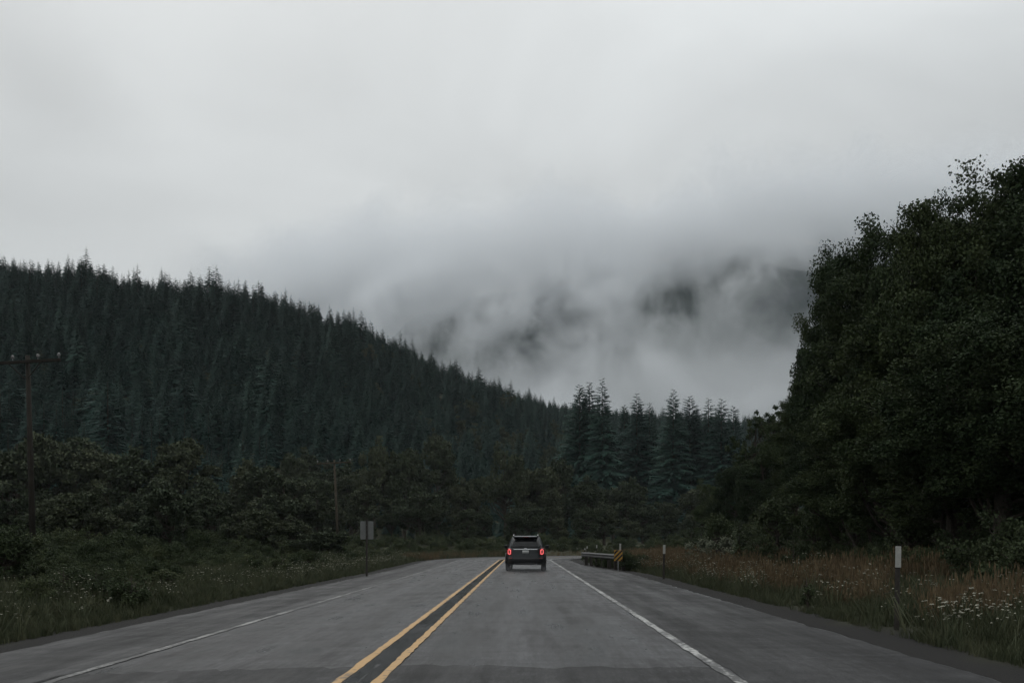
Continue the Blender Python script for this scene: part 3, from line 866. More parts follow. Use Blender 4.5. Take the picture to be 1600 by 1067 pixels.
def verge_points(n, side, e0, e1, s0, s1, bias=1.0):
    """points by offset from the pavement edge, thinner with distance"""
    s = s0 + (s1 - s0) * rng.random(n) ** 1.5
    e = e0 + (e1 - e0) * rng.random(n) ** bias
    P = []
    for si, ei in zip(s, e):
        p, nn = path(si)
        t = float(pav_right(si)) + ei if side > 0 else PAV_L - ei
        P.append(p + nn * t)
    P = np.array(P)
    return P, e, s
def up(P): return np.stack([P[:, 0], P[:, 1], ground_z(P[:, 0], P[:, 1]) - 0.02], 1)
def rs(n, lo, hi):
    k = rng.uniform(lo, hi, n)
    return np.stack([rng.normal(0, 0.08, n), rng.normal(0, 0.08, n), rng.uniform(0, 6.28, n)], 1), np.stack([k, k, k * rng.uniform(0.8, 1.2, n)], 1)

# right: tawny grass band, green fringe, flowers
P, e, s = verge_points(5200, 1, 1.9, 7.5, 9, 74)
ok = (vnoise(P[:, 0], P[:, 1], 0.55, 3.0) + 0.4 * vnoise(P[:, 0], P[:, 1], 1.7, 1.0) + 0.45 * (s > 22) - 0.6 * (s < 17) - 0.3 * (s < 21) > 0.1) & (e < 7.0)
P = P[ok]; R_, S_ = rs(len(P), 0.7, 1.25)
scatter('tawny_grass', STRAW, up(P), R_, S_, rng.integers(0, 3, len(P)), 'tawny seeding grass on the right verge')
P, e, s = verge_points(12000, 1, 1.05, 9.0, 7, 76, 1.3); R_, S_ = rs(len(P), 0.55, 1.15)
S_ *= (0.5 + 0.5 * sm(1.0, 2.2, e))[:, None]
PL, eL, sL = verge_points(18000, -1, 1.0, 9.0, 8, 100, 1.2); RL, SL = rs(len(PL), 0.6, 1.3)
SL *= (0.5 + 0.5 * sm(1.0, 2.2, eL))[:, None]
PP = np.concatenate([P, PL])
scatter('verge_grass', GREEN, up(PP), np.concatenate([R_, RL]), np.concatenate([S_, SL]), rng.integers(0, 3, len(PP)), 'rough green grass on both verges')
PF, e, s = verge_points(420, -1, 0.9, 3.0, YB + 4, S_END - 40); RF, SF = rs(len(PF), 0.6, 1.1)
scatter('dry_grass', STRAW, up(PF), RF, SF, rng.integers(0, 3, len(PF)), 'dry grass strip on the outside of the bend')
P1, e1, s1 = verge_points(2000, 1, 1.2, 4.6, 8, 66, 1.4)
k1 = vnoise(P1[:, 0], P1[:, 1], 0.9, 2.0) > 0.05
P2, e2, s2 = verge_points(1000, -1, 1.2, 4.8, 10, 80, 1.3)
k2 = (vnoise(P2[:, 0], P2[:, 1], 0.7, 6.0) > 0.1) | (s2 > 36)
PW = np.concatenate([P1[k1], P2[k2]]); R_, S_ = rs(len(PW), 0.7, 1.25)
scatter('wildflowers', FLOW, up(PW), R_, S_, rng.integers(0, 3, len(PW)), 'small white wildflowers dotted through both verges')
# undergrowth between verge and trees
Pa, ea, sa = verge_points(900, -1, 3.2, 34, 14, 125); Pb, eb, sb = verge_points(620, 1, 7.0, 26, 14, 74)
Pc, ec, sc_ = verge_points(260, 1, 5.2, 8.5, 9, 40)
Pg = np.stack([rng.uniform(5.35, 7.0, 60), rng.uniform(51.8, 67, 60)], 1); Pg[:, 0] -= (Pg[:, 1] - 52) * 0.085; eg = np.full(60, 2.0)  # extra undergrowth added behind the guardrail to darken the gap beneath it
ea = np.concatenate([ea, np.full(len(Pc), 3.0)]); Pa = np.concatenate([Pa, Pc]); ea = np.concatenate([ea, eg]); Pa = np.concatenate([Pa, Pg])
PU = np.concatenate([Pa, Pb]); R_, S_ = rs(len(PU), 0.35, 0.8)
S_ *= (0.6 + 0.7 * sm(4, 14, np.concatenate([ea, eb])))[:, None]
scatter('undergrowth', [q[1] for q in SHR], up(PU), R_, S_, rng.integers(0, 3, len(PU)), 'tangled dark green undergrowth between verge and trees')

# ------------------------------------------------------------------ utility poles
def utility_pole(u, y, top, arm, lab, tilt=0.0, armyaw=0.0, wood=M_wood):
    x, y, z = place(u, y)
    h = height_to(u, y, top) + 0.15
    o = empty('utility_pole', (x, y, z - 0.15)); o.rotation_euler = (0, tilt, armyaw)
    MB().tube([(0, 0, 0), (0, 0, h * 0.5), (0, 0, h)], [0.13, 0.11, 0.085], 12).build('pole', wood, o, True)
    a = MB().box((0, -0.16, h - 0.28), (2 * arm, 0.10, 0.12), bevel=0.01).build('crossarm', wood, o)
    for sx in (-1, 1):
        p0 = Vector((sx * 0.75, -0.225, h - 0.28)); p1 = Vector((sx * 0.06, -0.13, h - 0.95))
        MB().tube([p0, p1], [0.02, 0.02], 6).build('brace', M_wood, o)
    for fx in (-0.96, -0.36, 0.36, 0.96):
        MB().tube([(fx * arm, -0.16, h - 0.225), (fx * arm, -0.16, h - 0.10)], [0.012, 0.012], 6).build('insulator_pin', M_galv, o)
        MB().lathe([(0.035, 0), (0.07, 0.015), (0.07, 0.03), (0.045, 0.05), (0.06, 0.065), (0.06, 0.085), (0.03, 0.12), (0.01, 0.13)],
                   Matrix.Translation((fx * arm, -0.16, h - 0.12)), 10).build('insulator', M_porcelain, o, True)
    tag(o, lab, 'utility pole', 'utility poles along the left side')
utility_pole(53, 40, 555, 1.5, 'nearest wooden utility pole with crossarm at the left edge', -0.03, -0.12)
utility_pole(529, 86, 718, 1.5, 'second wooden utility pole, leaning, left of the sign back', -0.045, -0.1, M_palewood)
utility_pole(661, 132, 775, 1.5, 'farthest thin utility pole, between the sign back and the vehicle', 0.0, -0.1)

# ------------------------------------------------------------------ roadside furniture
def marker_post(u, y, top, lab, panel=0.36, w=0.10):
    x, y, z = place(u, y)
    h = height_to(u, y, top)
    o = empty('marker_post', (x, y, z)); o.rotation_euler = (0, 0.015, 0.05)
    # flexible post with a shallow channel section
    MB().slab([(-w * 0.45, 0, 0), (-w * 0.28, 0.022, 0), (w * 0.28, 0.022, 0), (w * 0.45, 0, 0), (w * 0.36, -0.012, 0), (-w * 0.36, -0.012, 0)], (0, 0, 1), h - 0.02).build('post', M_post, o)
    p = MB().box((0, -0.020, h - panel / 2), (w, 0.010, panel), bevel=0.004).build('reflector_panel', M_reflect, o)
    for dz in (0.05, -0.05):
        MB().lathe([(0.006, 0), (0.006, 0.004)], Matrix.Translation((0, -0.025, h - panel / 2 + dz * 2.4)) @ Matrix.Rotation(math.pi / 2, 4, 'X'), 8).build('bolt', M_galv, p)
    tag(o, lab, 'marker post', 'white-topped marker posts on the right verge')
marker_post(1401, 16.9, 853, 'nearest white-topped marker post in the flowers at right')
marker_post(1037, 40.5, 851, 'second white-topped marker post at the edge of the tawny grass')
marker_post(968.5, 53.6, 849, 'white-topped marker post just behind the striped warning board')
marker_post(932, 80, 851, 'thin marker post seen over the middle of the guardrail', 0.25, 0.09)
marker_post(917, 86, 853, 'far thin marker post over the left end of the guardrail', 0.2, 0.09)
marker_post(913.5, 90, 856, 'farthest, lowest marker post over the left end of the guardrail', 0.15, 0.09)
marker_post(873, 122, 851, 'tiny grey marker post outside the bend right of the vehicle', 0.2, 0.10)

def sign_back():
    x, y, z = place(573, 47)
    o = empty('road_sign', (x, y, z)); o.rotation_euler = (0, 0, 0.06)
    top = H + (847 - 811) / F * 47 - z
    MB().box((0, 0, top / 2 - 0.1), (0.09, 0.09, top + 0.2), bevel=0.008).build('post', M_post, o)
    zc = H + (847 - 828) / F * 47 - z
    r = MB(); w, h, c = 0.31, 0.43, 0.05
    prof = []
    for cx, cz, a0 in ((w - c, h - c, 0), (-w + c, h - c, 90), (-w + c, -h + c, 180), (w - c, -h + c, 270)):
        for a in (0, 30, 60, 90):
            prof.append((cx + c * math.cos(math.radians(a0 + a)), 0.05, zc + cz + c * math.sin(math.radians(a0 + a))))
    r.slab(prof, (0, 1, 0), 0.006)
    r.build('sign_panel', M_signback, o)
    for dz in (-0.22, 0.22):
        MB().lathe([(0.012, 0), (0.012, 0.012)], Matrix.Translation((0, -0.046, zc + dz)) @ Matrix.Rotation(math.pi / 2, 4, 'X'), 8).build('bolt', M_galv, o)
    tag(o, 'plain grey back of a rectangular road sign on a dark post', 'road sign')
sign_back()

GA, GB = Vector((5.10, 52.0, 0)), Vector((3.86, 64.5, 0))
def guardrail():
    o = empty('guardrail', (GA.x, GA.y, 0))
    d = (GB - GA); L = d.length; d.normalize(); n = Vector((d.y, -d.x, 0))       # n points to the verge
    if n.x < 0: n = -n
    # W-beam section: (out, height)
    sec = [(a_, z_ - 0.09) for a_, z_ in ((0.0, 0.85), (-0.05, 0.83), (-0.085, 0.80), (-0.085, 0.765), (-0.015, 0.73), (-0.015, 0.70), (-0.085, 0.665), (-0.085, 0.63), (-0.05, 0.60), (0.0, 0.58))]
    th = 0.006
    seg = 4
    for k in range(seg):
        a = d * (L * k / seg - (0.0 if k == 0 else 0.08)); b = d * (L * (k + 1) / seg)
        m = MB(); lift = 0.004 * (k % 2)
        for q in range(len(sec) - 1):
            (o0, z0), (o1, z1) = sec[q], sec[q + 1]
            p = [a + n * (o0 - lift), a + n * (o1 - lift), b + n * (o1 - lift), b + n * (o0 - lift)]
            p[0].z = p[3].z = z0; p[1].z = p[2].z = z1
            m.poly(p)
        me = m.mesh('rail', M_rail)
        r = mobj('rail', me, o)
        md = r.modifiers.new('solid', 'SOLIDIFY'); md.thickness = th; md.offset = 1
    # rounded terminal at the far end
    e = d * L
    m = MB(); prev = []
    pts = []
    for q in range(9):
        a = math.pi * q / 8
        pts.append(e + d * (0.22 * math.sin(a)) + n * (-0.06 + 0.22 * (1 - math.cos(a))))
    for q in range(8):
        a, b = pts[q].copy(), pts[q + 1].copy()
        m.poly([(a.x, a.y, 0.47), (b.x, b.y, 0.47), (b.x, b.y, 0.78), (a.x, a.y, 0.78)])
    t = m.build('end_terminal', M_rail, o)
    md = t.modifiers.new('solid', 'SOLIDIFY'); md.thickness = 0.006
    for k in range(7):
        p = d * (L * (k + 0.12) / 6.3)
        g = gz(GA.x + p.x + 0.2, GA.y + p.y)
        c = p + n * 0.19
        MB().box((c.x, c.y, (0.71 + g) / 2 - 0.1), (0.15, 0.20, 0.71 - g + 0.2), Matrix.Rotation(math.atan2(d.y, d.x), 3, 'Z'), 0.008).build('post', M_post, o)
        b = p + n * 0.05
        MB().box((b.x, b.y, 0.625), (0.12, 0.13, 0.26), Matrix.Rotation(math.atan2(d.y, d.x) , 3, 'Z')).build('spacer_block', M_post, o)
    tag(o, 'short dull grey guardrail right of the road before the bend', 'guardrail')
guardrail()

def object_marker():
    u, y = 966, 51.2
    x, y, z = place(u, y)
    o = empty('warning_board', (x, y, z))
    zt = H + (847 - 859) / F * y - z; hgt, w = 0.56, 0.43
    zc = zt - hgt / 2
    MB().box((0, 0.04, (zt + 0.02) / 2 - 0.1), (0.06, 0.05, zt + 0.2), bevel=0.006).build('post', M_galv, o)
    b = MB().box((0, 0, zc), (w, 0.008, hgt), bevel=0.003).build('board', M_yellow_board, o)
    # black diagonal stripes falling towards the road (to the left), clipped to the board
    def clip(poly, ax, lim, sg):
        out = []
        for i in range(len(poly)):
            a, c = poly[i], poly[(i + 1) % len(poly)]
            ina, inc = sg * (a[ax] - lim) <= 0, sg * (c[ax] - lim) <= 0
            if ina: out.append(a)
            if ina != inc:
                k = (lim - a[ax]) / (c[ax] - a[ax]); out.append((a[0] + k * (c[0] - a[0]), a[1] + k * (c[1] - a[1])))
        return out
    for k in range(-4, 5):
        c0 = k * 0.24
        pl = [(-1, -1 + c0), (1, 1 + c0), (1, 1 + c0 + 0.12), (-1, -1 + c0 + 0.12)]
        for ax, lim, sg in ((0, w / 2 - 0.006, 1), (0, -w / 2 + 0.006, -1), (1, hgt / 2 - 0.006, 1), (1, -hgt / 2 + 0.006, -1)):
            pl = clip(pl, ax, lim, sg)
            if len(pl) < 3: break
        if len(pl) >= 3:
            MB().slab([(p[0], -0.0045, zc + p[1]) for p in pl], (0, -1, 0), 0.002).build('stripe', M_black_board, b)
    tag(o, 'yellow and black diagonally striped warning board at the guardrail end', 'warning sign')
object_marker()

# ------------------------------------------------------------------ the vehicle ahead
def vehicle():
    m_paint = plain('dark_blue_grey_car_paint', (0.012, 0.015, 0.017), 0.32, 0.0, 0.08, 2.0, 0.35, 0.0)
    m_clad = plain('black_plastic_cladding', (0.014, 0.014, 0.015), 0.55, 0, 0.2, 20.0, 0.4)
    m_glass = plain('dark_tinted_glass', (0.008, 0.009, 0.010), 0.08, 0, 0.05, 1.0, 0.25)
    m_chrome = plain('bright_trim', (0.55, 0.56, 0.57), 0.25, 0.8, 0.05, 1.0, 0.5)
    m_tyre = plain('wet_tyre_rubber', (0.013, 0.013, 0.014), 0.6, 0, 0.2, 20.0, 0.4)
    m_rim = plain('alloy_rim', (0.30, 0.30, 0.31), 0.35, 0.8, 0.1, 5.0, 0.5)
    m_plate = plain('pale_number_plate', (0.36, 0.37, 0.36), 0.45, 0, 0.15, 30.0, 0.4)
    m_lens = plain('dark_red_lens', (0.16, 0.010, 0.012), 0.15, 0, 0.1, 5.0, 0.5)
    m_reflx = plain('rear_reflector', (0.30, 0.06, 0.05), 0.3, 0, 0.1, 5.0, 0.5)
    ml, t, b = new_mat('lit_brake_light')
    b.inputs['Base Color'].default_value = (0.6, 0.02, 0.02, 1)
    b.inputs['Emission Color'].default_value = (1.0, 0.17, 0.17, 1); b.inputs['Emission Strength'].default_value = 0.95
    o = empty('suv', (0.13, 48.4, 0.0), math.radians(-1.2))
    # body lofted over height: (z, rear y, front y, half width)
    lev = [(0.30, 0.16, 4.72, 0.88), (0.36, 0.05, 4.86, 0.955), (0.48, 0.0, 4.95, 0.985), (0.66, 0.0, 4.97, 0.995), (0.74, 0.05, 4.96, 0.995),
           (0.90, 0.075, 4.90, 0.985), (1.05, 0.10, 4.78, 0.965), (1.10, 0.125, 4.30, 0.945), (1.14, 0.145, 3.85, 0.925), (1.30, 0.24, 3.55, 0.865),
           (1.50, 0.38, 3.15, 0.775), (1.64, 0.49, 2.85, 0.705), (1.70, 0.58, 2.65, 0.65), (1.725, 0.80, 2.35, 0.52)]
    N_ = 48
    V = []
    def ring(z, yr, yf, hw, e=5.0):
        cy, ly = (yr + yf) / 2, (yf - yr) / 2
        out = []
        for k in range(N_):
            a = 2 * math.pi * k / N_
            c, s_ = math.cos(a), math.sin(a)
            # wide flat tail: superellipse
            x = hw * math.copysign(abs(c) ** (2 / e), c); yv = cy + ly * math.copysign(abs(s_) ** (2 / e), s_)
            out.append((x, yv, z))
        return out
    for l in lev: V += ring(*l)
    Q = []
    for i in range(len(lev) - 1):
        for k in range(N_): Q.append((i * N_ + k, i * N_ + (k + 1) % N_, (i + 1) * N_ + (k + 1) % N_, (i + 1) * N_ + k))
    bm = bmesh.new()
    vs_ = [bm.verts.new(v) for v in V]
    for q in Q: bm.faces.new([vs_[i] for i in q])
    bm.faces.new([vs_[k] for k in range(N_)][::-1]); bm.faces.new([vs_[(len(lev) - 1) * N_ + k] for k in range(N_)])
    bmesh.ops.recalc_face_normals(bm, faces=bm.faces[:])
    me = bpy.data.meshes.new('body'); bm.to_mesh(me); bm.free(); me.materials.append(m_paint)
    for p in me.polygons: p.use_smooth = True
    me.set_sharp_from_angle(angle=math.radians(40))
    mobj('body', me, o)
    def yr(z):   # rear surface at height z
        return float(np.interp(z, [l[0] for l in lev], [l[1] for l in lev]))
    def hw(z): return float(np.interp(z, [l[0] for l in lev], [l[3] for l in lev]))
    def rear(x, z, off=0.0):
        # follow the superellipse corner
        l_y = 0.5 * (np.interp(z, [l[0] for l in lev], [l[2] for l in lev]) - yr(z))
        k = min(0.999, abs(x) / hw(z))
        yv = yr(z) + l_y * (1 - (1 - k ** 5.0) ** (1 / 5.0))
        return Vector((x, yv - off, z))
    def rear_panel(name, mat, outline, off, th, parent):
        """a panel laid on the rear surface: outline rows [(z, x0, x1)] from bottom to top"""
        m = MB(); rows_ = []
        nx = 12
        for z, x0, x1 in outline:
            rows_.append([m.bm.verts.new(rear(x0 + (x1 - x0) * k / nx, z, off)) for k in range(nx + 1)])
        for a, c in zip(rows_, rows_[1:]):
            for k in range(nx): m.bm.faces.new((a[k], a[k + 1], c[k + 1], c[k]))
        ob = m.build(name, mat, parent, True)
        md = ob.modifiers.new('solid', 'SOLIDIFY'); md.thickness = th; md.offset = 0
        return ob
    rear_panel('rear_window', m_glass, [(1.155, -0.72, 0.72), (1.2, -0.74, 0.74), (1.35, -0.69, 0.69), (1.5, -0.63, 0.63), (1.615, -0.58, 0.58)], 0.008, 0.008, o)
    rear_panel('tailgate_trim', m_chrome, [(1.035, -0.60, 0.60), (1.075, -0.60, 0.60)], 0.014, 0.02, o)
    sp = MB().box((0, 0.44, 1.675), (1.24, 0.36, 0.045), Matrix.Rotation(-0.06, 3, 'X'), 0.018).build('roof_spoiler', m_chrome if False else m_paint, o, True)
    MB().box((0, 0.255, 1.655), (0.30, 0.012, 0.018)).build('brake_light_bar', m_lens, sp)
    MB().box((0, 0.262, 1.690), (1.10, 0.05, 0.035), bevel=0.008).build('spoiler_sky_glint', m_chrome, sp)  # sky glint on the spoiler top, imitated by an added strip of bright trim
    rear_panel('rear_bumper', m_clad, [(0.335, -0.88, 0.88), (0.42, -0.93, 0.93), (0.56, -0.945, 0.945), (0.66, -0.945, 0.945)], 0.02, 0.035, o)
    rear_panel('skid_plate', m_chrome if False else m_clad, [(0.33, -0.45, 0.45), (0.40, -0.42, 0.42)], 0.045, 0.02, o)
    pl = rear_panel('number_plate', m_plate, [(0.865, -0.155, 0.155), (1.015, -0.155, 0.155)], 0.012, 0.008, o)
    rear_panel('badge', m_chrome, [(1.095, -0.07, 0.07), (1.125, -0.07, 0.07)], 0.012, 0.01, o)
    rear_panel('tailgate_seam', m_clad, [(0.735, -0.72, 0.72), (0.745, -0.72, 0.72)], 0.004, 0.006, o)
    for sx in (-1, 1):
        tl = rear_panel('tail_light', m_lens, [(0.78, *sorted((sx * 0.70, sx * 0.90))), (0.82, *sorted((sx * 0.67, sx * 0.93))), (1.06, *sorted((sx * 0.68, sx * 0.93))), (1.12, *sorted((sx * 0.76, sx * 0.91)))], 0.012, 0.02, o)
        # lit D-shaped loop of lamps
        loop = [(0.74, 0.835), (0.74, 1.02), (0.80, 1.055), (0.855, 1.02), (0.855, 0.86), (0.80, 0.825), (0.74, 0.835)]
        MB().tube([rear(sx * a, c, 0.035) for a, c in loop], [0.024] * len(loop), 8).build('lit_lamp', ml, tl, True)
        rear_panel('rear_reflector', m_reflx, [(0.62, *sorted((sx * 0.66, sx * 0.82))), (0.65, *sorted((sx * 0.66, sx * 0.82)))], 0.043, 0.01, o)
        MB().tube([(sx * 0.52, 0.06, 0.37), (sx * 0.52, 0.30, 0.37)], [0.045, 0.045], 14).build('exhaust_tip', m_chrome, o, True)
        # roof rail on three feet
        xr = 0.60
        rr = MB().tube([(sx * xr, 0.62, 1.72), (sx * xr, 0.72, 1.765), (sx * xr, 1.5, 1.785), (sx * xr, 2.3, 1.775), (sx * xr, 2.5, 1.72)], [0.017, 0.02, 0.02, 0.02, 0.017], 8).build('roof_rail', m_chrome, o, True)
        MB().box((sx * xr, 1.5, 1.735), (0.035, 0.14, 0.09)).build('rail_foot', m_clad, rr)
        # side glass in three panes following the tumblehome
        for y0, y1, t0, t1 in ((0.62, 1.28, 0.84, 1.28), (1.34, 2.22, 1.34, 2.16), (2.28, 3.42, 2.22, 2.82)):
            off = 0.004
            q = [(sx * (hw(1.17) + off), y0, 1.17), (sx * (hw(1.17) + off), y1, 1.17), (sx * (hw(1.60) + off), t1, 1.60), (sx * (hw(1.60) + off), t0, 1.60)]
            MB().slab(q, (sx, 0, 0.3), 0.006).build('side_window', m_glass, o)
        for y0 in (1.31, 2.25):
            MB().box((sx * 0.992, y0, 0.80), (0.008, 0.012, 0.60)).build('door_seam', m_clad, o)
        for y0 in (1.55, 2.50):
            MB().box((sx * 1.0, y0, 0.98), (0.035, 0.20, 0.03), bevel=0.01).build('door_handle', m_paint, o)
        mr_ = MB().box((sx * 1.06, 3.28, 1.17), (0.20, 0.11, 0.17), bevel=0.03).build('side_mirror', m_paint, o, True)
        MB().box((sx * 1.06, 3.222, 1.17), (0.16, 0.006, 0.13)).build('mirror_glass', m_glass, mr_)
        MB().box((sx * 0.99, 2.45, 0.40), (0.05, 1.9, 0.14), bevel=0.02).build('side_sill', m_clad, o)
        for yw in (0.98, 3.95):
            w = empty('wheel', (sx * 0.875, yw, 0.385)); w.parent = o
            Mx = Matrix.Rotation(sx * math.pi / 2, 4, 'Y')
            MB().lathe([(0.24, -0.125), (0.35, -0.125), (0.378, -0.10), (0.385, -0.05), (0.385, 0.05), (0.378, 0.10), (0.35, 0.125), (0.24, 0.125)], Mx, 36).build('tyre', m_tyre, w, True)
            MB().lathe([(0.24, 0.0), (0.24, 0.126), (0.20, 0.118), (0.06, 0.095), (0.03, 0.11)], Mx, 20).build('rim', m_rim, w)
            MB().tube([(sx * (0.985), yw + 0.47 * math.cos(a), 0.385 + 0.47 * math.sin(a)) for a in np.linspace(0.0, math.pi, 15)], [0.035] * 15, 6).build('wheel_arch', m_clad, o, True)
    MB().slab([(-0.80, 3.72, 1.16), (0.80, 3.72, 1.16), (0.66, 2.90, 1.63), (-0.66, 2.90, 1.63)], (0, 1, 0.6), 0.03).build('windscreen', m_glass, o)
    MB().tube([rear(0.02, 1.17, 0.03), rear(-0.12, 1.21, 0.03), rear(-0.30, 1.215, 0.03)], [0.016, 0.010, 0.008], 6).build('rear_wiper', m_clad, o)
    MB().tube([(0, 0.9, 1.72), (0, 0.82, 1.78)], [0.03, 0.012], 8).build('roof_aerial', m_clad, o)
    tag(o, 'dark SUV with red brake lights lit, driving away in the right lane', 'car')
vehicle()

# ------------------------------------------------------------------ air: even haze and the low cloud on the mountain
def volume_box(name, lo, hi):
    lo, hi = Vector(lo), Vector(hi)
    return MB().box((lo + hi) / 2, hi - lo).build(name, None)

hz = volume_box('haze', (-3900, -1000, -40), (3900, 4300, 760))
m = bpy.data.materials.new('thin_valley_haze'); m.use_nodes = True; t = m.node_tree; t.nodes.clear()
out = t.nodes.new('ShaderNodeOutputMaterial'); pv = t.nodes.new('ShaderNodeVolumePrincipled')
pv.inputs['Color'].default_value = (0.90, 0.96, 1.0, 1); pv.inputs['Density'].default_value = 0.00009
t.links.new(pv.outputs[0], out.inputs['Volume'])
hz.data.materials.append(m)
tag(hz, 'thin pale haze filling the valley air', 'haze', kind='stuff')

def cloud_shell():
    """closed bank of cloud lying on the mountainside, thick over the summit ridge, thin lower down"""
    xs = np.linspace(-1070, 1800, 96); ys = np.linspace(840, 2350, 60)
    X, Y = np.meshgrid(xs, ys)
    k = mountain_k(X, Y)
    edge = sm(-1050, -700, X) * sm(1800, 1300, X) * sm(840, 1020, Y) * sm(2350, 1950, Y)
    th = (110 + 240 * sm(0.45, 0.95, k) + 18 * vnoise(X, Y, 0.006, 2.0)) * edge
    base = mountain_z(X, Y) - 30
    n = len(xs); m_ = len(ys)
    Vt = np.stack([X.ravel(), Y.ravel(), (base + 30 + th).ravel()], 1); Vb = np.stack([X.ravel(), Y.ravel(), base.ravel()], 1)
    i = (np.arange(m_ - 1)[:, None] * n + np.arange(n - 1)[None, :]).ravel()
    top = np.stack([i, i + 1, i + n + 1, i + n], 1); o_ = n * m_
    bot = top[:, ::-1] + o_
    rim = list(range(n)) + [r * n + n - 1 for r in range(1, m_)] + [(m_ - 1) * n + c for c in range(n - 2, -1, -1)] + [r * n for r in range(m_ - 2, 0, -1)]
    rim = np.array(rim); nx2 = np.roll(rim, -1)
    sides = np.stack([rim, rim + o_, nx2 + o_, nx2], 1)
    return mobj('low_cloud', npmesh('low_cloud', np.concatenate([Vt, Vb]), np.concatenate([top, bot, sides]), None))
mist = cloud_shell()
m = bpy.data.materials.new('drifting_low_cloud'); m.use_nodes = True; t = m.node_tree; t.nodes.clear()
out = t.nodes.new('ShaderNodeOutputMaterial'); pv = t.nodes.new('ShaderNodeVolumePrincipled')
geo = t.nodes.new('ShaderNodeNewGeometry')
sp = t.nodes.new('ShaderNodeSeparateXYZ'); t.links.new(geo.outputs['Position'], sp.inputs[0])
mp = t.nodes.new('ShaderNodeMapping'); mp.inputs['Scale'].default_value = (1 / 100.0, 1 / 200.0, 1 / 125.0); mp.inputs['Location'].default_value = (0.35, 0, 0.1)
t.links.new(geo.outputs['Position'], mp.inputs[0])
nz = N(t, 'ShaderNodeTexNoise', Scale=1.0, Detail=5.0, Roughness=0.66, Distortion=0.35); t.links.new(mp.outputs[0], nz.inputs['Vector'])
# wisps
wr = N(t, 'ShaderNodeMapRange'); wr.inputs['From Min'].default_value = 0.46; wr.inputs['From Max'].default_value = 0.66
wr.inputs['To Min'].default_value = 0.0; wr.inputs['To Max'].default_value = 1.0; t.links.new(nz.outputs[0], wr.inputs[0])
# cloud base: fills in with height
wob = N(t, 'ShaderNodeMath', operation='MULTIPLY_ADD'); wob.inputs[1].default_value = -420.0; wob.inputs[2].default_value = 210.0
t.links.new(nz.outputs[0], wob.inputs[0])
xs_ = N(t, 'ShaderNodeMapRange', interpolation_type='SMOOTHSTEP'); xs_.inputs['From Min'].default_value = -100.0; xs_.inputs['From Max'].default_value = 800.0
xs_.inputs['To Min'].default_value = 0.0; xs_.inputs['To Max'].default_value = 90.0; t.links.new(sp.outputs['X'], xs_.inputs[0])
zr = N(t, 'ShaderNodeMath', operation='SUBTRACT'); t.links.new(sp.outputs['Z'], zr.inputs[0]); t.links.new(xs_.outputs[0], zr.inputs[1])   # height against the ridge, which climbs to the right
zz = N(t, 'ShaderNodeMath', operation='SUBTRACT'); t.links.new(zr.outputs[0], zz.inputs[0]); t.links.new(wob.outputs[0], zz.inputs[1])
dk = N(t, 'ShaderNodeMapRange', interpolation_type='SMOOTHSTEP'); dk.inputs['From Min'].default_value = 335.0; dk.inputs['From Max'].default_value = 430.0
t.links.new(zz.outputs[0], dk.inputs[0])
# valley fog near the mountain's foot
fg = N(t, 'ShaderNodeMapRange', interpolation_type='SMOOTHSTEP'); fg.inputs['From Min'].default_value = 250.0; fg.inputs['From Max'].default_value = 130.0
t.links.new(zz.outputs[0], fg.inputs[0])
a1 = N(t, 'ShaderNodeMath', operation='MULTIPLY'); a1.inputs[1].default_value = 0.0105; t.links.new(dk.outputs[0], a1.inputs[0])
a2 = N(t, 'ShaderNodeMath', operation='MULTIPLY_ADD'); a2.inputs[1].default_value = 0.0045; t.links.new(fg.outputs[0], a2.inputs[0]); t.links.new(a1.outputs[0], a2.inputs[2])
# the slope on the right lies clearer of wisps
cx_ = N(t, 'ShaderNodeMapRange', interpolation_type='SMOOTHSTEP'); cx_.inputs['From Min'].default_value = 60.0; cx_.inputs['From Max'].default_value = 330.0
cx_.inputs['To Min'].default_value = 1.0; cx_.inputs['To Max'].default_value = 0.38; t.links.new(sp.outputs['X'], cx_.inputs[0])
wx = N(t, 'ShaderNodeMath', operation='MULTIPLY'); t.links.new(wr.outputs[0], wx.inputs[0]); t.links.new(cx_.outputs[0], wx.inputs[1])
a3 = N(t, 'ShaderNodeMath', operation='MULTIPLY_ADD'); a3.inputs[1].default_value = 0.0105; t.links.new(wx.outputs[0], a3.inputs[0]); t.links.new(a2.outputs[0], a3.inputs[2])
tp = N(t, 'ShaderNodeMapRange', interpolation_type='SMOOTHSTEP'); tp.inputs['From Min'].default_value = 610.0; tp.inputs['From Max'].default_value = 480.0
t.links.new(zz.outputs[0], tp.inputs[0])
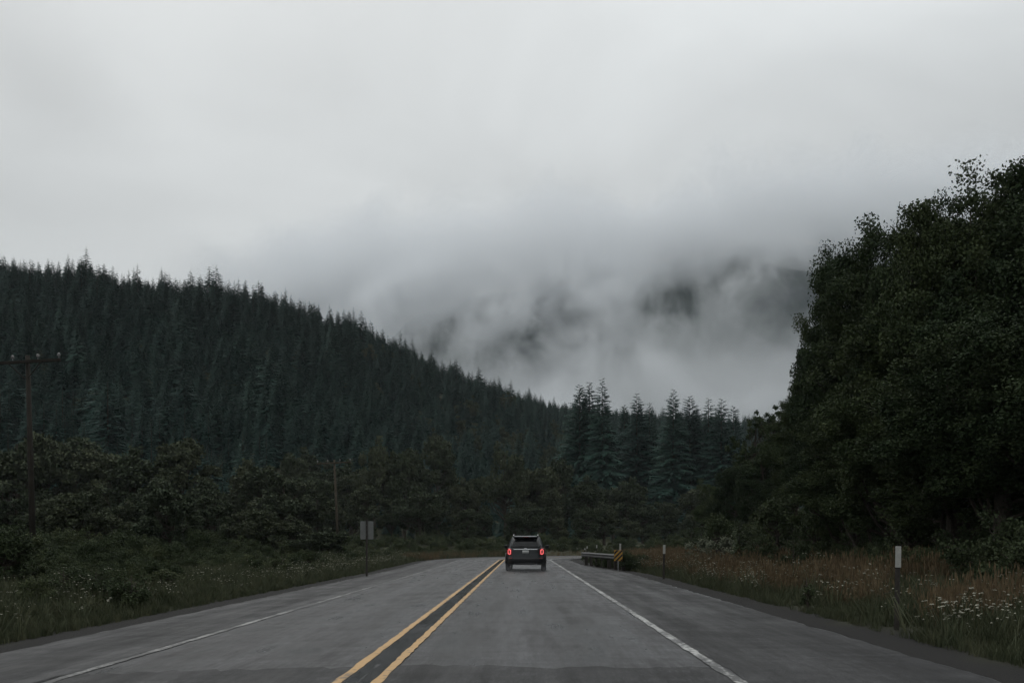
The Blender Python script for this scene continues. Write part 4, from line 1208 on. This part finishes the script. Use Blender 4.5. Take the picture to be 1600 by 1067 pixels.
tq = N(t, 'ShaderNodeMath', operation='MULTIPLY'); t.links.new(tp.outputs[0], tq.inputs[0]); t.links.new(tp.outputs[0], tq.inputs[1])
tm = N(t, 'ShaderNodeMath', operation='MULTIPLY'); t.links.new(a3.outputs[0], tm.inputs[0]); t.links.new(tq.outputs[0], tm.inputs[1])
lx = N(t, 'ShaderNodeMapRange', interpolation_type='SMOOTHSTEP'); lx.inputs['From Min'].default_value = -680.0; lx.inputs['From Max'].default_value = -280.0
t.links.new(sp.outputs['X'], lx.inputs[0])
tl_ = N(t, 'ShaderNodeMath', operation='MULTIPLY'); t.links.new(tm.outputs[0], tl_.inputs[0]); t.links.new(lx.outputs[0], tl_.inputs[1])
cur = tl_.outputs[0]
t.links.new(cur, pv.inputs['Density'])
pv.inputs['Color'].default_value = (0.965, 0.98, 1.0, 1)
t.links.new(pv.outputs[0], out.inputs['Volume'])
m.cycles.volume_step_rate = 0.07
mist.data.materials.append(m)
tag(mist, 'pale low cloud and mist wisps wrapping the far mountain', 'cloud', kind='stuff')

sprm = bpy.data.materials.new('fine_water_spray'); sprm.use_nodes = True; t = sprm.node_tree; t.nodes.clear()
out = t.nodes.new('ShaderNodeOutputMaterial'); pv = t.nodes.new('ShaderNodeVolumePrincipled')
pv.inputs['Color'].default_value = (0.97, 0.98, 1.0, 1); pv.inputs['Density'].default_value = 0.035
t.links.new(pv.outputs[0], out.inputs['Volume'])
bm = bmesh.new()
bmesh.ops.create_icosphere(bm, subdivisions=3, radius=1.0)
for v in bm.verts:
    w_ = 1 + 0.18 * math.sin(v.co.x * 5.1 + v.co.y * 3.7) + 0.12 * math.sin(v.co.y * 7.3 - v.co.z * 4.0)
    v.co = Vector((0.12 + v.co.x * 1.35 * w_, 47.4 + v.co.y * 1.6, max(0.02, 0.12 + v.co.z * 0.30 * w_)))
me = bpy.data.meshes.new('tyre_spray'); bm.to_mesh(me); bm.free(); me.materials.append(sprm)
tag(mobj('tyre_spray', me), 'thin pale spray behind the wheels of the dark SUV', 'spray', kind='stuff')
